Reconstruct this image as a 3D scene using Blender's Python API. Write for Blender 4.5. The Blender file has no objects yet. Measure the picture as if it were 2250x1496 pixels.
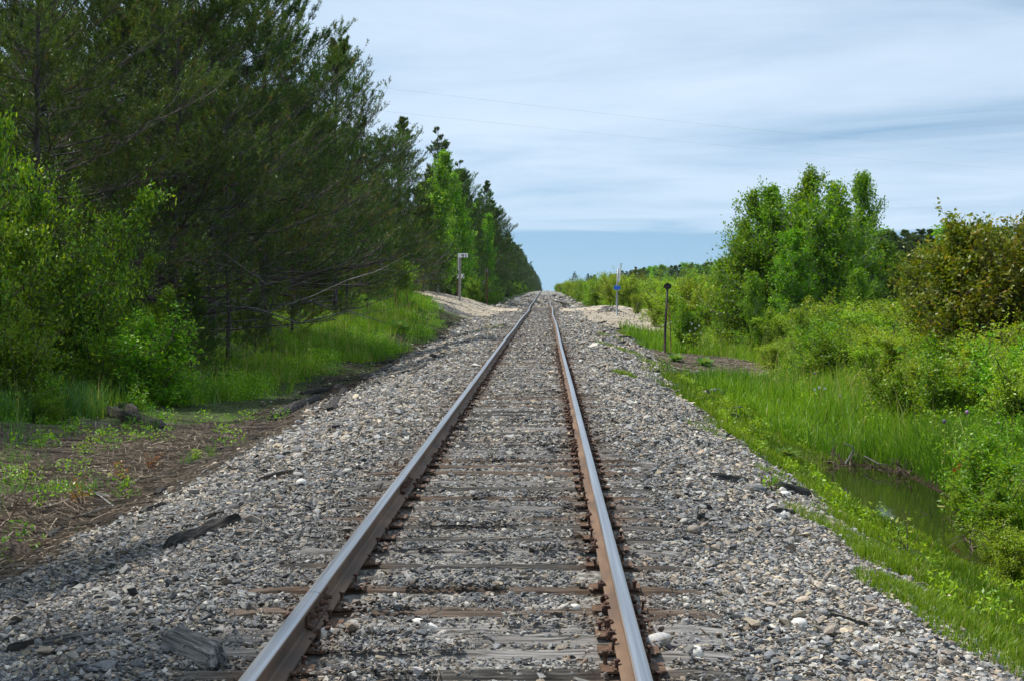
import bpy, bmesh, math, random
import numpy as np
from mathutils import Vector, Matrix, noise as mnoise
R = math.radians
RNG = np.random.default_rng(7)
random.seed(7)
scene = bpy.context.scene
COL = scene.collection

# ------------------------------------------------------------------ camera
F = 3400.0; CX, CY = 1125.0, 748.0; HX, HY = 1200.0, 627.0
CAM = np.array([0.38, 0.0, 1.648])
cam_data = bpy.data.cameras.new("camera"); cam = bpy.data.objects.new("camera", cam_data); COL.objects.link(cam)
cam_data.sensor_width = 36; cam_data.lens = 36 * F / 2250; cam_data.clip_end = 9000; cam_data.clip_start = 0.05
yaw = math.atan2(HX - CX, F); pitch = math.atan2((CY - HY), math.hypot(F, HX - CX))
cam.location = CAM; cam.rotation_euler = (R(90) - pitch, 0, yaw)
scene.camera = cam
CR = np.array(cam.rotation_euler.to_matrix())
def pt(px, py, Y):
    d = CR @ np.array([(px - CX) / F, (CY - py) / F, -1.0]); t = Y / d[1]
    return CAM + d * t
def top_z(px, py, Y): return pt(px, py, Y)[2]

# ------------------------------------------------------------------ noise and terrain
_lat = np.random.default_rng(3).random((256, 256))
def vn(x, y):
    x = np.asarray(x, float); y = np.asarray(y, float)
    xi = np.floor(x).astype(int); yi = np.floor(y).astype(int); fx = x - xi; fy = y - yi
    fx = fx * fx * (3 - 2 * fx); fy = fy * fy * (3 - 2 * fy)
    a = _lat[xi % 256, yi % 256]; b = _lat[(xi + 1) % 256, yi % 256]; c = _lat[xi % 256, (yi + 1) % 256]; d = _lat[(xi + 1) % 256, (yi + 1) % 256]
    return (a * (1 - fx) + b * fx) * (1 - fy) + (c * (1 - fx) + d * fx) * fy - 0.5
def fbm(x, y, o=3):
    s = 0; a = 1.0
    for i in range(o):
        s = s + a * vn(x * 2 ** i + 17 * i, y * 2 ** i + 31 * i); a *= 0.5
    return s
def sst(a, b, x):
    t = np.clip((x - a) / (b - a), 0, 1); return t * t * (3 - 2 * t)

XS = np.array([-400, -30, -12, -8, -6, -4.9, -4.3, -3.8, -1.75, 0, 1.75, 3.0, 3.9, 4.83, 5.1, 5.6, 6.0, 6.5, 8, 12, 30, 400.])
YS = np.array([-30, 12, 17, 19.3, 23.5, 26.5, 31, 38, 50, 62, 82, 93, 112, 128, 150, 400.])
L = {
 'a': [-.5, -.5, -.6, -.8, -.88, -.86, -.8, -.62], 'b': [-.3, -.3, -.25, -.3, -.5, -.68, -.66, -.55],
 'c': [.2, .3, .45, .35, .1, -.3, -.5, -.5], 'd': [.9, 1.0, 1.25, 1.15, .75, .25, .02, -.12],
 'e': [1.0, 1.1, 1.3, 1.15, .78, .5, .3, .1], 'f': [.2, .2, .3, .3, .2, -.05, -.15, -.3], 'g': [-.1, -.1, 0, -.05, -.1, -.2, -.3, -.4]}
Rr = {
 'a': [-.5, -.98, -1.38, -1.5, -1.5, -1.3, -.98, -.85, -.7, -.5, -.5], 'm': [-.45, -.85, -1.12, -1.2, -1.2, -1.12, -1.02, -.9, -.75, -.5, -.5], 'n': [-.5, -.93, -1.3, -1.38, -1.12, -.95, -.88, -.82, -.7, -.5, -.5], 'p': [-.5, -.93, -1.3, -1.45, -1.32, -1.02, -.9, -.84, -.7, -.5, -.5],
 'b': [-.45, -.78, -.95, -1.0, -1.0, -.98, -.92, -.85, -.7, -.5, -.5], 'c': [-.38, -.58, -.83, -.87, -.9, -.9, -.88, -.8, -.6, -.4, -.4],
 'd': [-.2, -.35, -.5, -.55, -.6, -.62, -.6, -.55, -.4, -.3, -.3], 'e': [.03, .1, .12, .1, .06, 0, -.06, -.15, -.2, -.2, -.2],
 'g': [-.3, -.4, -.42, -.42, -.42, -.4, -.38, -.3, -.2, -.1, -.1]}
rows = [('a','n'),('a','n'),('a','p'),('a','a'),('a','a'),('a','m'),('a','b'),('a','b'),('b','c'),('c','c'),('d','d'),('e','e'),('e','e'),('f','g'),('g','g'),('g','g')]
TAB = np.array([L[l] + [-.05, -.03, -.05] + Rr[r] for l, r in rows])
def track_z(Y):
    Y = np.asarray(Y, float)
    z = -0.10 * np.exp(-((Y - 88) / 14) ** 2) + 0.05 * np.exp(-((Y - 104) / 5) ** 2) + 0.26 * sst(115, 370, Y)
    return z - 0.0048 * np.maximum(Y - 385, 0)
def track_x(Y):
    Y = np.asarray(Y, float)
    return 0.016 * np.sin(Y / 7.3) * sst(14, 60, Y) + 0.03 * np.exp(-((Y - 97) / 6) ** 2) - 0.035 * np.exp(-((Y - 118) / 8) ** 2) + .05 * np.sin(Y / 41) * sst(100, 200, Y)
def Hs(X, Y):
    X = np.asarray(X, float); Y = np.asarray(Y, float)
    ix = np.clip(np.searchsorted(XS, X) - 1, 0, len(XS) - 2); iy = np.clip(np.searchsorted(YS, Y) - 1, 0, len(YS) - 2)
    tx = np.clip((X - XS[ix]) / (XS[ix + 1] - XS[ix]), 0, 1); ty = np.clip((Y - YS[iy]) / (YS[iy + 1] - YS[iy]), 0, 1); ty = ty * ty * (3 - 2 * ty)
    z = (TAB[iy, ix] * (1 - tx) + TAB[iy, ix + 1] * tx) * (1 - ty) + (TAB[iy + 1, ix] * (1 - tx) + TAB[iy + 1, ix + 1] * tx) * ty
    return z
def H(X, Y):
    X = np.asarray(X, float); Y = np.asarray(Y, float)
    z = (Hs(X, Y) * 2 + Hs(X - .18, Y) + Hs(X + .18, Y)) / 4 + track_z(Y)
    off = sst(1.6, 4.5, np.abs(X)); off = off * (1 - .85 * sst(2.6, 3.6, X) * sst(7.2, 6.2, X) * sst(34, 29, Y))
    z = z + off * (0.17 * fbm(X * .55, Y * .4) + .05 * fbm(X * 2.2 + 9, Y * 2.2)) + .02 * fbm(X * 3, Y * 3) * (1 - off) * sst(.9, 1.5, np.abs(X))
    z = z + (np.abs(X) > 20) * 0.6 * fbm(X * .05, Y * .05)
    return z
def h1(x, y): return float(H(x, y))
def gpt(px, Y):
    x = pt(px, 700, Y)[0]; return (x, Y, h1(x, Y))
def ground_hit(px, py):
    d = CR @ np.array([(px - CX) / F, (CY - py) / F, -1.0])
    ys = np.linspace(5, 160, 6000); P = CAM[None] + d[None] * (ys / d[1])[:, None]
    below = P[:, 2] < H(P[:, 0], P[:, 1])
    k = int(np.argmax(below)) if below.any() else len(ys) - 1
    return P[k]

# ------------------------------------------------------------------ mesh building
class MB:
    def __init__(s): s.V = []; s.F = []; s.n = 0
    def add(s, V, Fc, col=None, mat=0, smooth=False):
        V = np.asarray(V, np.float32).reshape(-1, 3); Fc = np.asarray(Fc, np.int32)
        if len(V) == 0: return
        if col is None: col = np.full((len(V), 3), .5, np.float32)
        col = np.asarray(col, np.float32)
        if col.ndim == 1: col = np.tile(col, (len(V), 1))
        s.V.append((V, col)); s.F.append((Fc + s.n, mat, smooth)); s.n += len(V)
    def mesh(s, name, mats):
        me = bpy.data.meshes.new(name)
        V = np.concatenate([v for v, c in s.V]); C = np.concatenate([c for v, c in s.V])
        me.vertices.add(len(V)); me.vertices.foreach_set('co', V.ravel())
        li = np.concatenate([f.ravel() for f, m, sm in s.F]); lt = np.concatenate([np.full(len(f), f.shape[1], np.int32) for f, m, sm in s.F])
        mi = np.concatenate([np.full(len(f), m, np.int32) for f, m, sm in s.F]); sf = np.concatenate([np.full(len(f), sm, bool) for f, m, sm in s.F])
        ls = np.concatenate([[0], np.cumsum(lt)[:-1]]).astype(np.int32)
        me.loops.add(len(li)); me.loops.foreach_set('vertex_index', li)
        me.polygons.add(len(lt)); me.polygons.foreach_set('loop_start', ls); me.polygons.foreach_set('loop_total', lt)
        me.polygons.foreach_set('material_index', mi); me.polygons.foreach_set('use_smooth', sf)
        at = me.attributes.new('Col', 'FLOAT_COLOR', 'POINT')
        at.data.foreach_set('color', np.concatenate([C, np.ones((len(C), 1), np.float32)], 1).ravel())
        for m in (mats if isinstance(mats, (list, tuple)) else [mats]): me.materials.append(m)
        me.update(calc_edges=True); me.validate()
        return me
    def build(s, name, mats, parent=None, loc=None):
        o = bpy.data.objects.new(name, s.mesh(name, mats)); COL.objects.link(o)
        if parent: o.parent = parent
        if loc is not None: o.location = loc
        return o
def tag(o, label=None, cat=None, group=None, kind=None):
    if label: o['label'] = label
    if cat: o['category'] = cat
    if group: o['group'] = group
    if kind: o['kind'] = kind
    return o
def empty(name, loc=(0, 0, 0), rz=0):
    o = bpy.data.objects.new(name, None); COL.objects.link(o); o.empty_display_size = .1
    o.location = loc; o.rotation_euler = (0, 0, rz); return o
def copy_tree(o, parent=None):
    c = o.copy(); COL.objects.link(c)
    if parent: c.parent = parent
    for ch in list(o.children): copy_tree(ch, c)
    return c
def norm(v): return v / np.maximum(np.linalg.norm(v, axis=-1, keepdims=True), 1e-9)
def tubes(mb, P, Rd, sides=4, col=None, mat=0, cap=False):
    """P (n,k,3) polylines, Rd (n,k) radii"""
    P = np.asarray(P, float); Rd = np.asarray(Rd, float)
    if P.ndim == 2: P = P[None]; Rd = Rd[None]
    n, k, _ = P.shape
    if n == 0: return
    T = np.empty_like(P); T[:, 1:-1] = P[:, 2:] - P[:, :-2]; T[:, 0] = P[:, 1] - P[:, 0]; T[:, -1] = P[:, -1] - P[:, -2]; T = norm(T)
    m = norm(P[:, -1] - P[:, 0]); ref = np.where(np.abs(m[:, 2:3]) > .8, np.array([[1., 0, 0]]), np.array([[0., 0, 1]]))[:, None]
    U = norm(np.cross(T, ref)); W = np.cross(T, U)
    a = np.arange(sides) * 2 * math.pi / sides
    V = P[:, :, None] + Rd[:, :, None, None] * (U[:, :, None] * np.cos(a)[None, None, :, None] + W[:, :, None] * np.sin(a)[None, None, :, None])
    idx = np.arange(n * k * sides).reshape(n, k, sides)
    A = idx[:, :-1]; B = idx[:, 1:]
    Fc = np.stack([A, np.roll(A, -1, 2), np.roll(B, -1, 2), B], -1).reshape(-1, 4)
    c = None
    if col is not None:
        col = np.asarray(col, float); c = np.tile(col, (n * k * sides, 1)) if col.ndim == 1 else np.repeat(col, k * sides, 0)
    mb.add(V.reshape(-1, 3), Fc, c, mat, sides > 4)
    if cap:
        base = mb.n - n * k * sides
        for e in (0, k - 1):
            mb.F.append((idx[:, e].reshape(n, sides).astype(np.int32) + base, mat, False))
BOXF = np.array([[0, 3, 2, 1], [4, 5, 6, 7], [0, 1, 5, 4], [1, 2, 6, 5], [2, 3, 7, 6], [3, 0, 4, 7]])
def box(mb, x0, x1, y0, y1, z0, z1, col=None, mat=0, M=None):
    V = np.array([[x0, y0, z0], [x1, y0, z0], [x1, y1, z0], [x0, y1, z0], [x0, y0, z1], [x1, y0, z1], [x1, y1, z1], [x0, y1, z1]], float)
    if M is not None: V = V @ np.array(M.to_3x3()).T + np.array(M.translation)
    mb.add(V, BOXF, col, mat)
def bevel(o, w=.003, seg=2):
    b = o.modifiers.new('bevel', 'BEVEL'); b.width = w; b.segments = seg; b.limit_method = 'ANGLE'; return o

# ------------------------------------------------------------------ materials
def nodes(name):
    m = bpy.data.materials.new(name); m.use_nodes = True; nt = m.node_tree; nt.nodes.clear()
    return m, nt, nt.nodes.new('ShaderNodeOutputMaterial')
def N(nt, t, **kw):
    n = nt.nodes.new(t)
    for k, v in kw.items():
        if k.startswith('i_'): n.inputs[k[2:].replace('_', ' ')].default_value = v
        else: setattr(n, k, v)
    return n
def ramp(nt, stops):
    r = nt.nodes.new('ShaderNodeValToRGB'); e = r.color_ramp.elements
    while len(e) < len(stops): e.new(.5)
    for i, (p, c) in enumerate(stops): e[i].position = p; e[i].color = (*c, 1)
    return r
def mixc(nt, fac, a, b, mode='MIX'):
    m = nt.nodes.new('ShaderNodeMix'); m.data_type = 'RGBA'; m.blend_type = mode
    for s, v in ((m.inputs[0], fac), (m.inputs[6], a), (m.inputs[7], b)):
        if isinstance(v, (int, float)): s.default_value = v
        elif isinstance(v, tuple): s.default_value = (*v, 1)
        else: nt.links.new(v, s)
    return m.outputs[2]
def math_n(nt, op, a, b=None):
    m = nt.nodes.new('ShaderNodeMath'); m.operation = op
    for s, v in ((m.inputs[0], a), (m.inputs[1], b)):
        if v is None: continue
        if isinstance(v, (int, float)): s.default_value = v
        else: nt.links.new(v, s)
    return m.outputs[0]
def leaf_mat(name, c1, c2, c3=None, trans=.35, gloss=.06):
    m, nt, out = nodes(name); lk = nt.links.new
    at = N(nt, 'ShaderNodeAttribute', attribute_name='Col'); sep = N(nt, 'ShaderNodeSeparateColor'); lk(at.outputs['Color'], sep.inputs[0])
    oi = N(nt, 'ShaderNodeObjectInfo')
    c = mixc(nt, sep.outputs[0], c1, c2)
    if c3: c = mixc(nt, sep.outputs[1], c, c3)
    hs = N(nt, 'ShaderNodeHueSaturation'); lk(c, hs.inputs['Color'])
    lk(math_n(nt, 'ADD', math_n(nt, 'MULTIPLY', oi.outputs['Random'], .03), .485), hs.inputs['Hue'])
    lk(math_n(nt, 'ADD', math_n(nt, 'MULTIPLY', oi.outputs['Random'], .35), .83), hs.inputs['Value'])
    d = N(nt, 'ShaderNodeBsdfDiffuse'); t = N(nt, 'ShaderNodeBsdfTranslucent'); g = N(nt, 'ShaderNodeBsdfGlossy'); g.inputs['Roughness'].default_value = .45
    lk(hs.outputs[0], d.inputs[0])
    tc = mixc(nt, 1.0, hs.outputs[0], (1.25, 1.2, .5), 'MULTIPLY'); lk(tc, t.inputs[0])
    m1 = N(nt, 'ShaderNodeMixShader'); m1.inputs[0].default_value = trans; lk(d.outputs[0], m1.inputs[1]); lk(t.outputs[0], m1.inputs[2])
    m2 = N(nt, 'ShaderNodeMixShader'); m2.inputs[0].default_value = gloss; lk(m1.outputs[0], m2.inputs[1]); lk(g.outputs[0], m2.inputs[2])
    g.inputs['Color'].default_value = (.8, .85, .8, 1)
    lk(m2.outputs[0], out.inputs[0]); return m
def surf_mat(name, c1, c2, scale=8, rough=.8, stretch=(1, 1, 1), bump=.3, metallic=0, attr=False, detail=5, coord='Object', contrast=(.35, .65), c3=None):
    m, nt, out = nodes(name); lk = nt.links.new
    tc = N(nt, 'ShaderNodeTexCoord'); mp = N(nt, 'ShaderNodeMapping'); mp.inputs['Scale'].default_value = stretch; lk(tc.outputs[coord], mp.inputs[0])
    oi = N(nt, 'ShaderNodeObjectInfo'); cb = N(nt, 'ShaderNodeVectorMath', operation='ADD'); lk(mp.outputs[0], cb.inputs[0])
    sc = N(nt, 'ShaderNodeVectorMath', operation='SCALE'); sc.inputs[0].default_value = (31, 17, 23); lk(oi.outputs['Random'], sc.inputs['Scale']); lk(sc.outputs[0], cb.inputs[1])
    no = N(nt, 'ShaderNodeTexNoise'); no.inputs['Scale'].default_value = scale; no.inputs['Detail'].default_value = detail; no.inputs['Roughness'].default_value = .65; lk(cb.outputs[0], no.inputs['Vector'])
    r = ramp(nt, [(contrast[0], c1), (contrast[1], c2)]); lk(no.outputs['Fac'], r.inputs[0])
    c = r.outputs[0]
    if c3:
        n3 = N(nt, 'ShaderNodeTexNoise'); n3.inputs['Scale'].default_value = scale * .3; n3.inputs['Detail'].default_value = 3; lk(cb.outputs[0], n3.inputs['Vector'])
        r3 = ramp(nt, [(.48, (0, 0, 0)), (.62, (1, 1, 1))]); lk(n3.outputs['Fac'], r3.inputs[0]); c = mixc(nt, r3.outputs[0], c, c3)
    if attr:
        at = N(nt, 'ShaderNodeAttribute', attribute_name='Col'); c = mixc(nt, 1.0, c, at.outputs['Color'], 'MULTIPLY')
    p = N(nt, 'ShaderNodeBsdfPrincipled'); lk(c, p.inputs['Base Color']); p.inputs['Roughness'].default_value = rough; p.inputs['Metallic'].default_value = metallic
    p.inputs['Specular IOR Level'].default_value = .3
    if bump:
        b = N(nt, 'ShaderNodeBump'); b.inputs['Strength'].default_value = bump; b.inputs['Distance'].default_value = .02; lk(no.outputs['Fac'], b.inputs['Height']); lk(b.outputs[0], p.inputs['Normal'])
    lk(p.outputs[0], out.inputs[0]); return m

M = {}
M['rock'] = surf_mat('rock', (.72, .72, .72), (1.2, 1.2, 1.2), 60, .75, attr=True, bump=.25)
M['bark'] = surf_mat('pine_bark', (.035, .029, .025), (.11, .095, .085), 10, .9, (1, 1, .3), .8)
M['dead'] = surf_mat('dead_wood', (.07, .065, .06), (.20, .19, .18), 12, .9, (1, 1, .4), .4)
M['aspenbark'] = surf_mat('pale_bark', (.16, .17, .13), (.38, .38, .31), 9, .8, (1, 1, .5), .3)
M['twig'] = surf_mat('twig_bark', (.06, .045, .03), (.14, .11, .08), 12, .9, (1, 1, .4), .3)
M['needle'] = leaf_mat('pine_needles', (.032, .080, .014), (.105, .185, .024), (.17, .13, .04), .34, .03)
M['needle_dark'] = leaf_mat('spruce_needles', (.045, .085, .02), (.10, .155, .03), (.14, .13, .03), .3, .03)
M['leaf'] = leaf_mat('green_leaves', (.07, .20, .005), (.22, .42, .008), (.34, .42, .02), .45, .03)
M['leaf_cherry_shaded'] = leaf_mat('shaded_cherry_leaves', (.04, .11, .006), (.20, .33, .010), (.34, .42, .015), .42, .03)  # darker copy of the leaf greens, shade of the left bushes put into the colour
M['leaf_aspen'] = leaf_mat('aspen_leaves', (.07, .19, .007), (.20, .39, .010), (.30, .38, .02), .45, .02)
M['leaf_yellow'] = leaf_mat('willow_leaves', (.16, .29, .010), (.34, .48, .018), (.42, .46, .06), .45, .03)
M['leaf_olive'] = leaf_mat('olive_leaves', (.075, .12, .006), (.21, .25, .010), (.32, .23, .02), .38, .03)
M['grass'] = leaf_mat('grass_blades', (.06, .16, .010), (.21, .36, .018), (.40, .37, .14), .4, .02)
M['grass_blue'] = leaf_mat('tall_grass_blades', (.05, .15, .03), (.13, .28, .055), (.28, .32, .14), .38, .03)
M['straw'] = surf_mat('dry_straw', (.15, .125, .10), (.36, .32, .265), 14, .9, attr=True, bump=0)

# rail steel: polished running surface, rusty sides
def rail_material():
    m, nt, out = nodes('rail_rust'); lk = nt.links.new
    tc = N(nt, 'ShaderNodeTexCoord'); mp = N(nt, 'ShaderNodeMapping'); mp.inputs['Scale'].default_value = (1, .25, 1); lk(tc.outputs['Object'], mp.inputs[0])
    n1 = N(nt, 'ShaderNodeTexNoise'); n1.inputs['Scale'].default_value = 6; n1.inputs['Detail'].default_value = 6; lk(mp.outputs[0], n1.inputs['Vector'])
    n2 = N(nt, 'ShaderNodeTexNoise'); n2.inputs['Scale'].default_value = 90; n2.inputs['Detail'].default_value = 3; lk(tc.outputs['Object'], n2.inputs['Vector'])
    r = ramp(nt, [(.3, (.05, .030, .019)), (.5, (.125, .068, .036)), (.72, (.22, .135, .075))]); lk(n1.outputs['Fac'], r.inputs[0])
    c = mixc(nt, math_n(nt, 'MULTIPLY', n2.outputs['Fac'], .5), r.outputs[0], (.16, .12, .09))
    p = N(nt, 'ShaderNodeBsdfPrincipled'); lk(c, p.inputs['Base Color']); p.inputs['Roughness'].default_value = .72; p.inputs['Specular IOR Level'].default_value = .4
    b = N(nt, 'ShaderNodeBump'); b.inputs['Strength'].default_value = .25; b.inputs['Distance'].default_value = .003; lk(n2.outputs['Fac'], b.inputs['Height']); lk(b.outputs[0], p.inputs['Normal'])
    lk(p.outputs[0], out.inputs[0]); return m
def head_material():
    m, nt, out = nodes('rail_running_surface'); lk = nt.links.new
    tc = N(nt, 'ShaderNodeTexCoord'); mp = N(nt, 'ShaderNodeMapping'); mp.inputs['Scale'].default_value = (60, .35, 10); lk(tc.outputs['Object'], mp.inputs[0])
    n1 = N(nt, 'ShaderNodeTexNoise'); n1.inputs['Scale'].default_value = 1.5; n1.inputs['Detail'].default_value = 6; n1.inputs['Roughness'].default_value = .6; lk(mp.outputs[0], n1.inputs['Vector'])
    mp2 = N(nt, 'ShaderNodeMapping'); mp2.inputs['Scale'].default_value = (2, .6, 1); lk(tc.outputs['Object'], mp2.inputs[0])
    n2 = N(nt, 'ShaderNodeTexNoise'); n2.inputs['Scale'].default_value = 1.3; n2.inputs['Detail'].default_value = 4; lk(mp2.outputs[0], n2.inputs['Vector'])
    at = N(nt, 'ShaderNodeAttribute', attribute_name='Col')
    r = ramp(nt, [(.3, (.30, .305, .32)), (.7, (.50, .505, .52))]); lk(n1.outputs['Fac'], r.inputs[0])
    edge = math_n(nt, 'ADD', at.outputs['Fac'], math_n(nt, 'MULTIPLY', math_n(nt, 'SUBTRACT', n2.outputs['Fac'], .5), .9))
    er = ramp(nt, [(.36, (0, 0, 0)), (.8, (1, 1, 1))]); lk(edge, er.inputs[0])
    c = mixc(nt, er.outputs[0], r.outputs[0], (.26, .19, .15))
    p = N(nt, 'ShaderNodeBsdfPrincipled'); lk(c, p.inputs['Base Color'])
    lk(math_n(nt, 'SUBTRACT', 1.0, er.outputs[0]), p.inputs['Metallic'])
    lk(math_n(nt, 'ADD', math_n(nt, 'MULTIPLY', n1.outputs['Fac'], .2), .28), p.inputs['Roughness'])
    lk(p.outputs[0], out.inputs[0]); return m
M['rust'] = rail_material(); M['head'] = head_material()
M['iron'] = surf_mat('rusty_iron', (.03, .018, .014), (.13, .07, .05), 30, .8, bump=.4)
M['plate'] = surf_mat('rusty_plate', (.05, .03, .02), (.15, .085, .05), 25, .85, bump=.4)
def tie_mat(name, a, b, stain):
    m, nt, out = nodes(name); lk = nt.links.new
    tc = N(nt, 'ShaderNodeTexCoord'); oi = N(nt, 'ShaderNodeObjectInfo')
    off = N(nt, 'ShaderNodeVectorMath', operation='SCALE'); off.inputs[0].default_value = (13, 7, 5); lk(oi.outputs['Random'], off.inputs['Scale'])
    mp = N(nt, 'ShaderNodeMapping'); mp.inputs['Scale'].default_value = (1.2, 26, 26); lk(tc.outputs['Object'], mp.inputs[0])
    ad = N(nt, 'ShaderNodeVectorMath', operation='ADD'); lk(mp.outputs[0], ad.inputs[0]); lk(off.outputs[0], ad.inputs[1])
    n1 = N(nt, 'ShaderNodeTexNoise'); n1.inputs['Scale'].default_value = 1.6; n1.inputs['Detail'].default_value = 7; n1.inputs['Roughness'].default_value = .7; n1.inputs['Distortion'].default_value = .4; lk(ad.outputs[0], n1.inputs['Vector'])
    r = ramp(nt, [(.36, tuple(x * .12 for x in a)), (.45, a), (.68, b)]); lk(n1.outputs['Fac'], r.inputs[0])
    mp2 = N(nt, 'ShaderNodeMapping'); mp2.inputs['Scale'].default_value = (1, 1, 1); lk(tc.outputs['Object'], mp2.inputs[0])
    sx = N(nt, 'ShaderNodeSeparateXYZ'); lk(tc.outputs['Object'], sx.inputs[0])
    ax = math_n(nt, 'ABSOLUTE', sx.outputs[0]); dx = math_n(nt, 'ABSOLUTE', math_n(nt, 'SUBTRACT', ax, .76))
    n2 = N(nt, 'ShaderNodeTexNoise'); n2.inputs['Scale'].default_value = 5; lk(ad.outputs[0], n2.inputs['Vector'])
    st = math_n(nt, 'SUBTRACT', math_n(nt, 'ADD', math_n(nt, 'SUBTRACT', .45, dx), math_n(nt, 'MULTIPLY', n2.outputs['Fac'], .35)), math_n(nt, 'ADD', .25, math_n(nt, 'MULTIPLY', oi.outputs['Random'], .25)))
    sr = ramp(nt, [(.0, (0, 0, 0)), (.25, (1, 1, 1))]); lk(st, sr.inputs[0])
    c = mixc(nt, math_n(nt, 'MULTIPLY', sr.outputs[0], .5), r.outputs[0], stain)
    hs = N(nt, 'ShaderNodeHueSaturation'); lk(c, hs.inputs['Color']); lk(math_n(nt, 'ADD', .65, math_n(nt, 'MULTIPLY', oi.outputs['Random'], .45)), hs.inputs['Value'])
    p = N(nt, 'ShaderNodeBsdfPrincipled'); lk(hs.outputs[0], p.inputs['Base Color']); p.inputs['Roughness'].default_value = .85; p.inputs['Specular IOR Level'].default_value = .25
    b_ = N(nt, 'ShaderNodeBump'); b_.inputs['Strength'].default_value = .9; b_.inputs['Distance'].default_value = .008; lk(n1.outputs['Fac'], b_.inputs['Height']); lk(b_.outputs[0], p.inputs['Normal'])
    lk(p.outputs[0], out.inputs[0]); return m
M['tie'] = tie_mat('weathered_tie', (.13, .12, .11), (.33, .32, .31), (.15, .10, .065))
M['tie_dark'] = tie_mat('dark_tie', (.04, .037, .033), (.15, .14, .125), (.12, .065, .035))
M['tie_brown'] = tie_mat('brown_tie', (.075, .055, .042), (.20, .155, .12), (.15, .08, .04))
M['char'] = tie_mat('blackened_wood', (.02, .018, .016), (.10, .09, .08), (.02, .015, .012))
M['greywood'] = tie_mat('grey_wood', (.10, .10, .10), (.36, .36, .35), (.2, .19, .18))

# ------------------------------------------------------------------ ground sheet
def edge_l(Y): return -3.75 + 1.5 * np.exp(-((np.asarray(Y) - 98) / 17.) ** 4) + .22 * vn(np.asarray(Y) * .35, 3.3) + .12 * vn(np.asarray(Y) * 1.3, 8.1)
def edge_r(Y):
    Y = np.asarray(Y, float)
    return np.interp(Y, [6, 10, 17, 28, 35, 50, 68, 76, 112, 120], [3.05, 2.9, 3.05, 2.75, 2.85, 3.9, 3.7, 2.4, 2.4, 3.9]) + .25 * vn(Y * .6, 1.7) + .14 * vn(Y * 2.1, 4.2)
def gravel_mask(X, Y): return sst(-.12, .12, X - edge_l(Y)) * sst(-.12, .12, edge_r(Y) - X)
def sand_mask(X, Y):
    X = np.asarray(X, float); Y = np.asarray(Y, float); n = .8 * fbm(X * .4 + 3, Y * .25 + 7) + .3 * fbm(X * 1.7, Y * 1.1)
    l = sst(-.3, .3, 1.0 - ((Y - 103) / np.where(X < -2, 22 + np.clip(-X - 4, 0, 10) * .2, 9)) ** 2 + n) * (X < -1.9) * sst(-11, -8, X)
    road = sst(0, .25, 1 - np.abs((Y - 104 - .12 * np.clip(X, -30, 30)) / 4.6) + .4 * n)
    r = sst(-.3, .3, 1.15 - ((Y - 93) / 18) ** 2 - .07 * np.clip(X - 4.2, 0, 9) ** 2 + n) * (X > 1.9)
    return np.clip(l + r + road * (np.abs(X) > 1.35) * 1.0 + road * .45, 0, 1)
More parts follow.
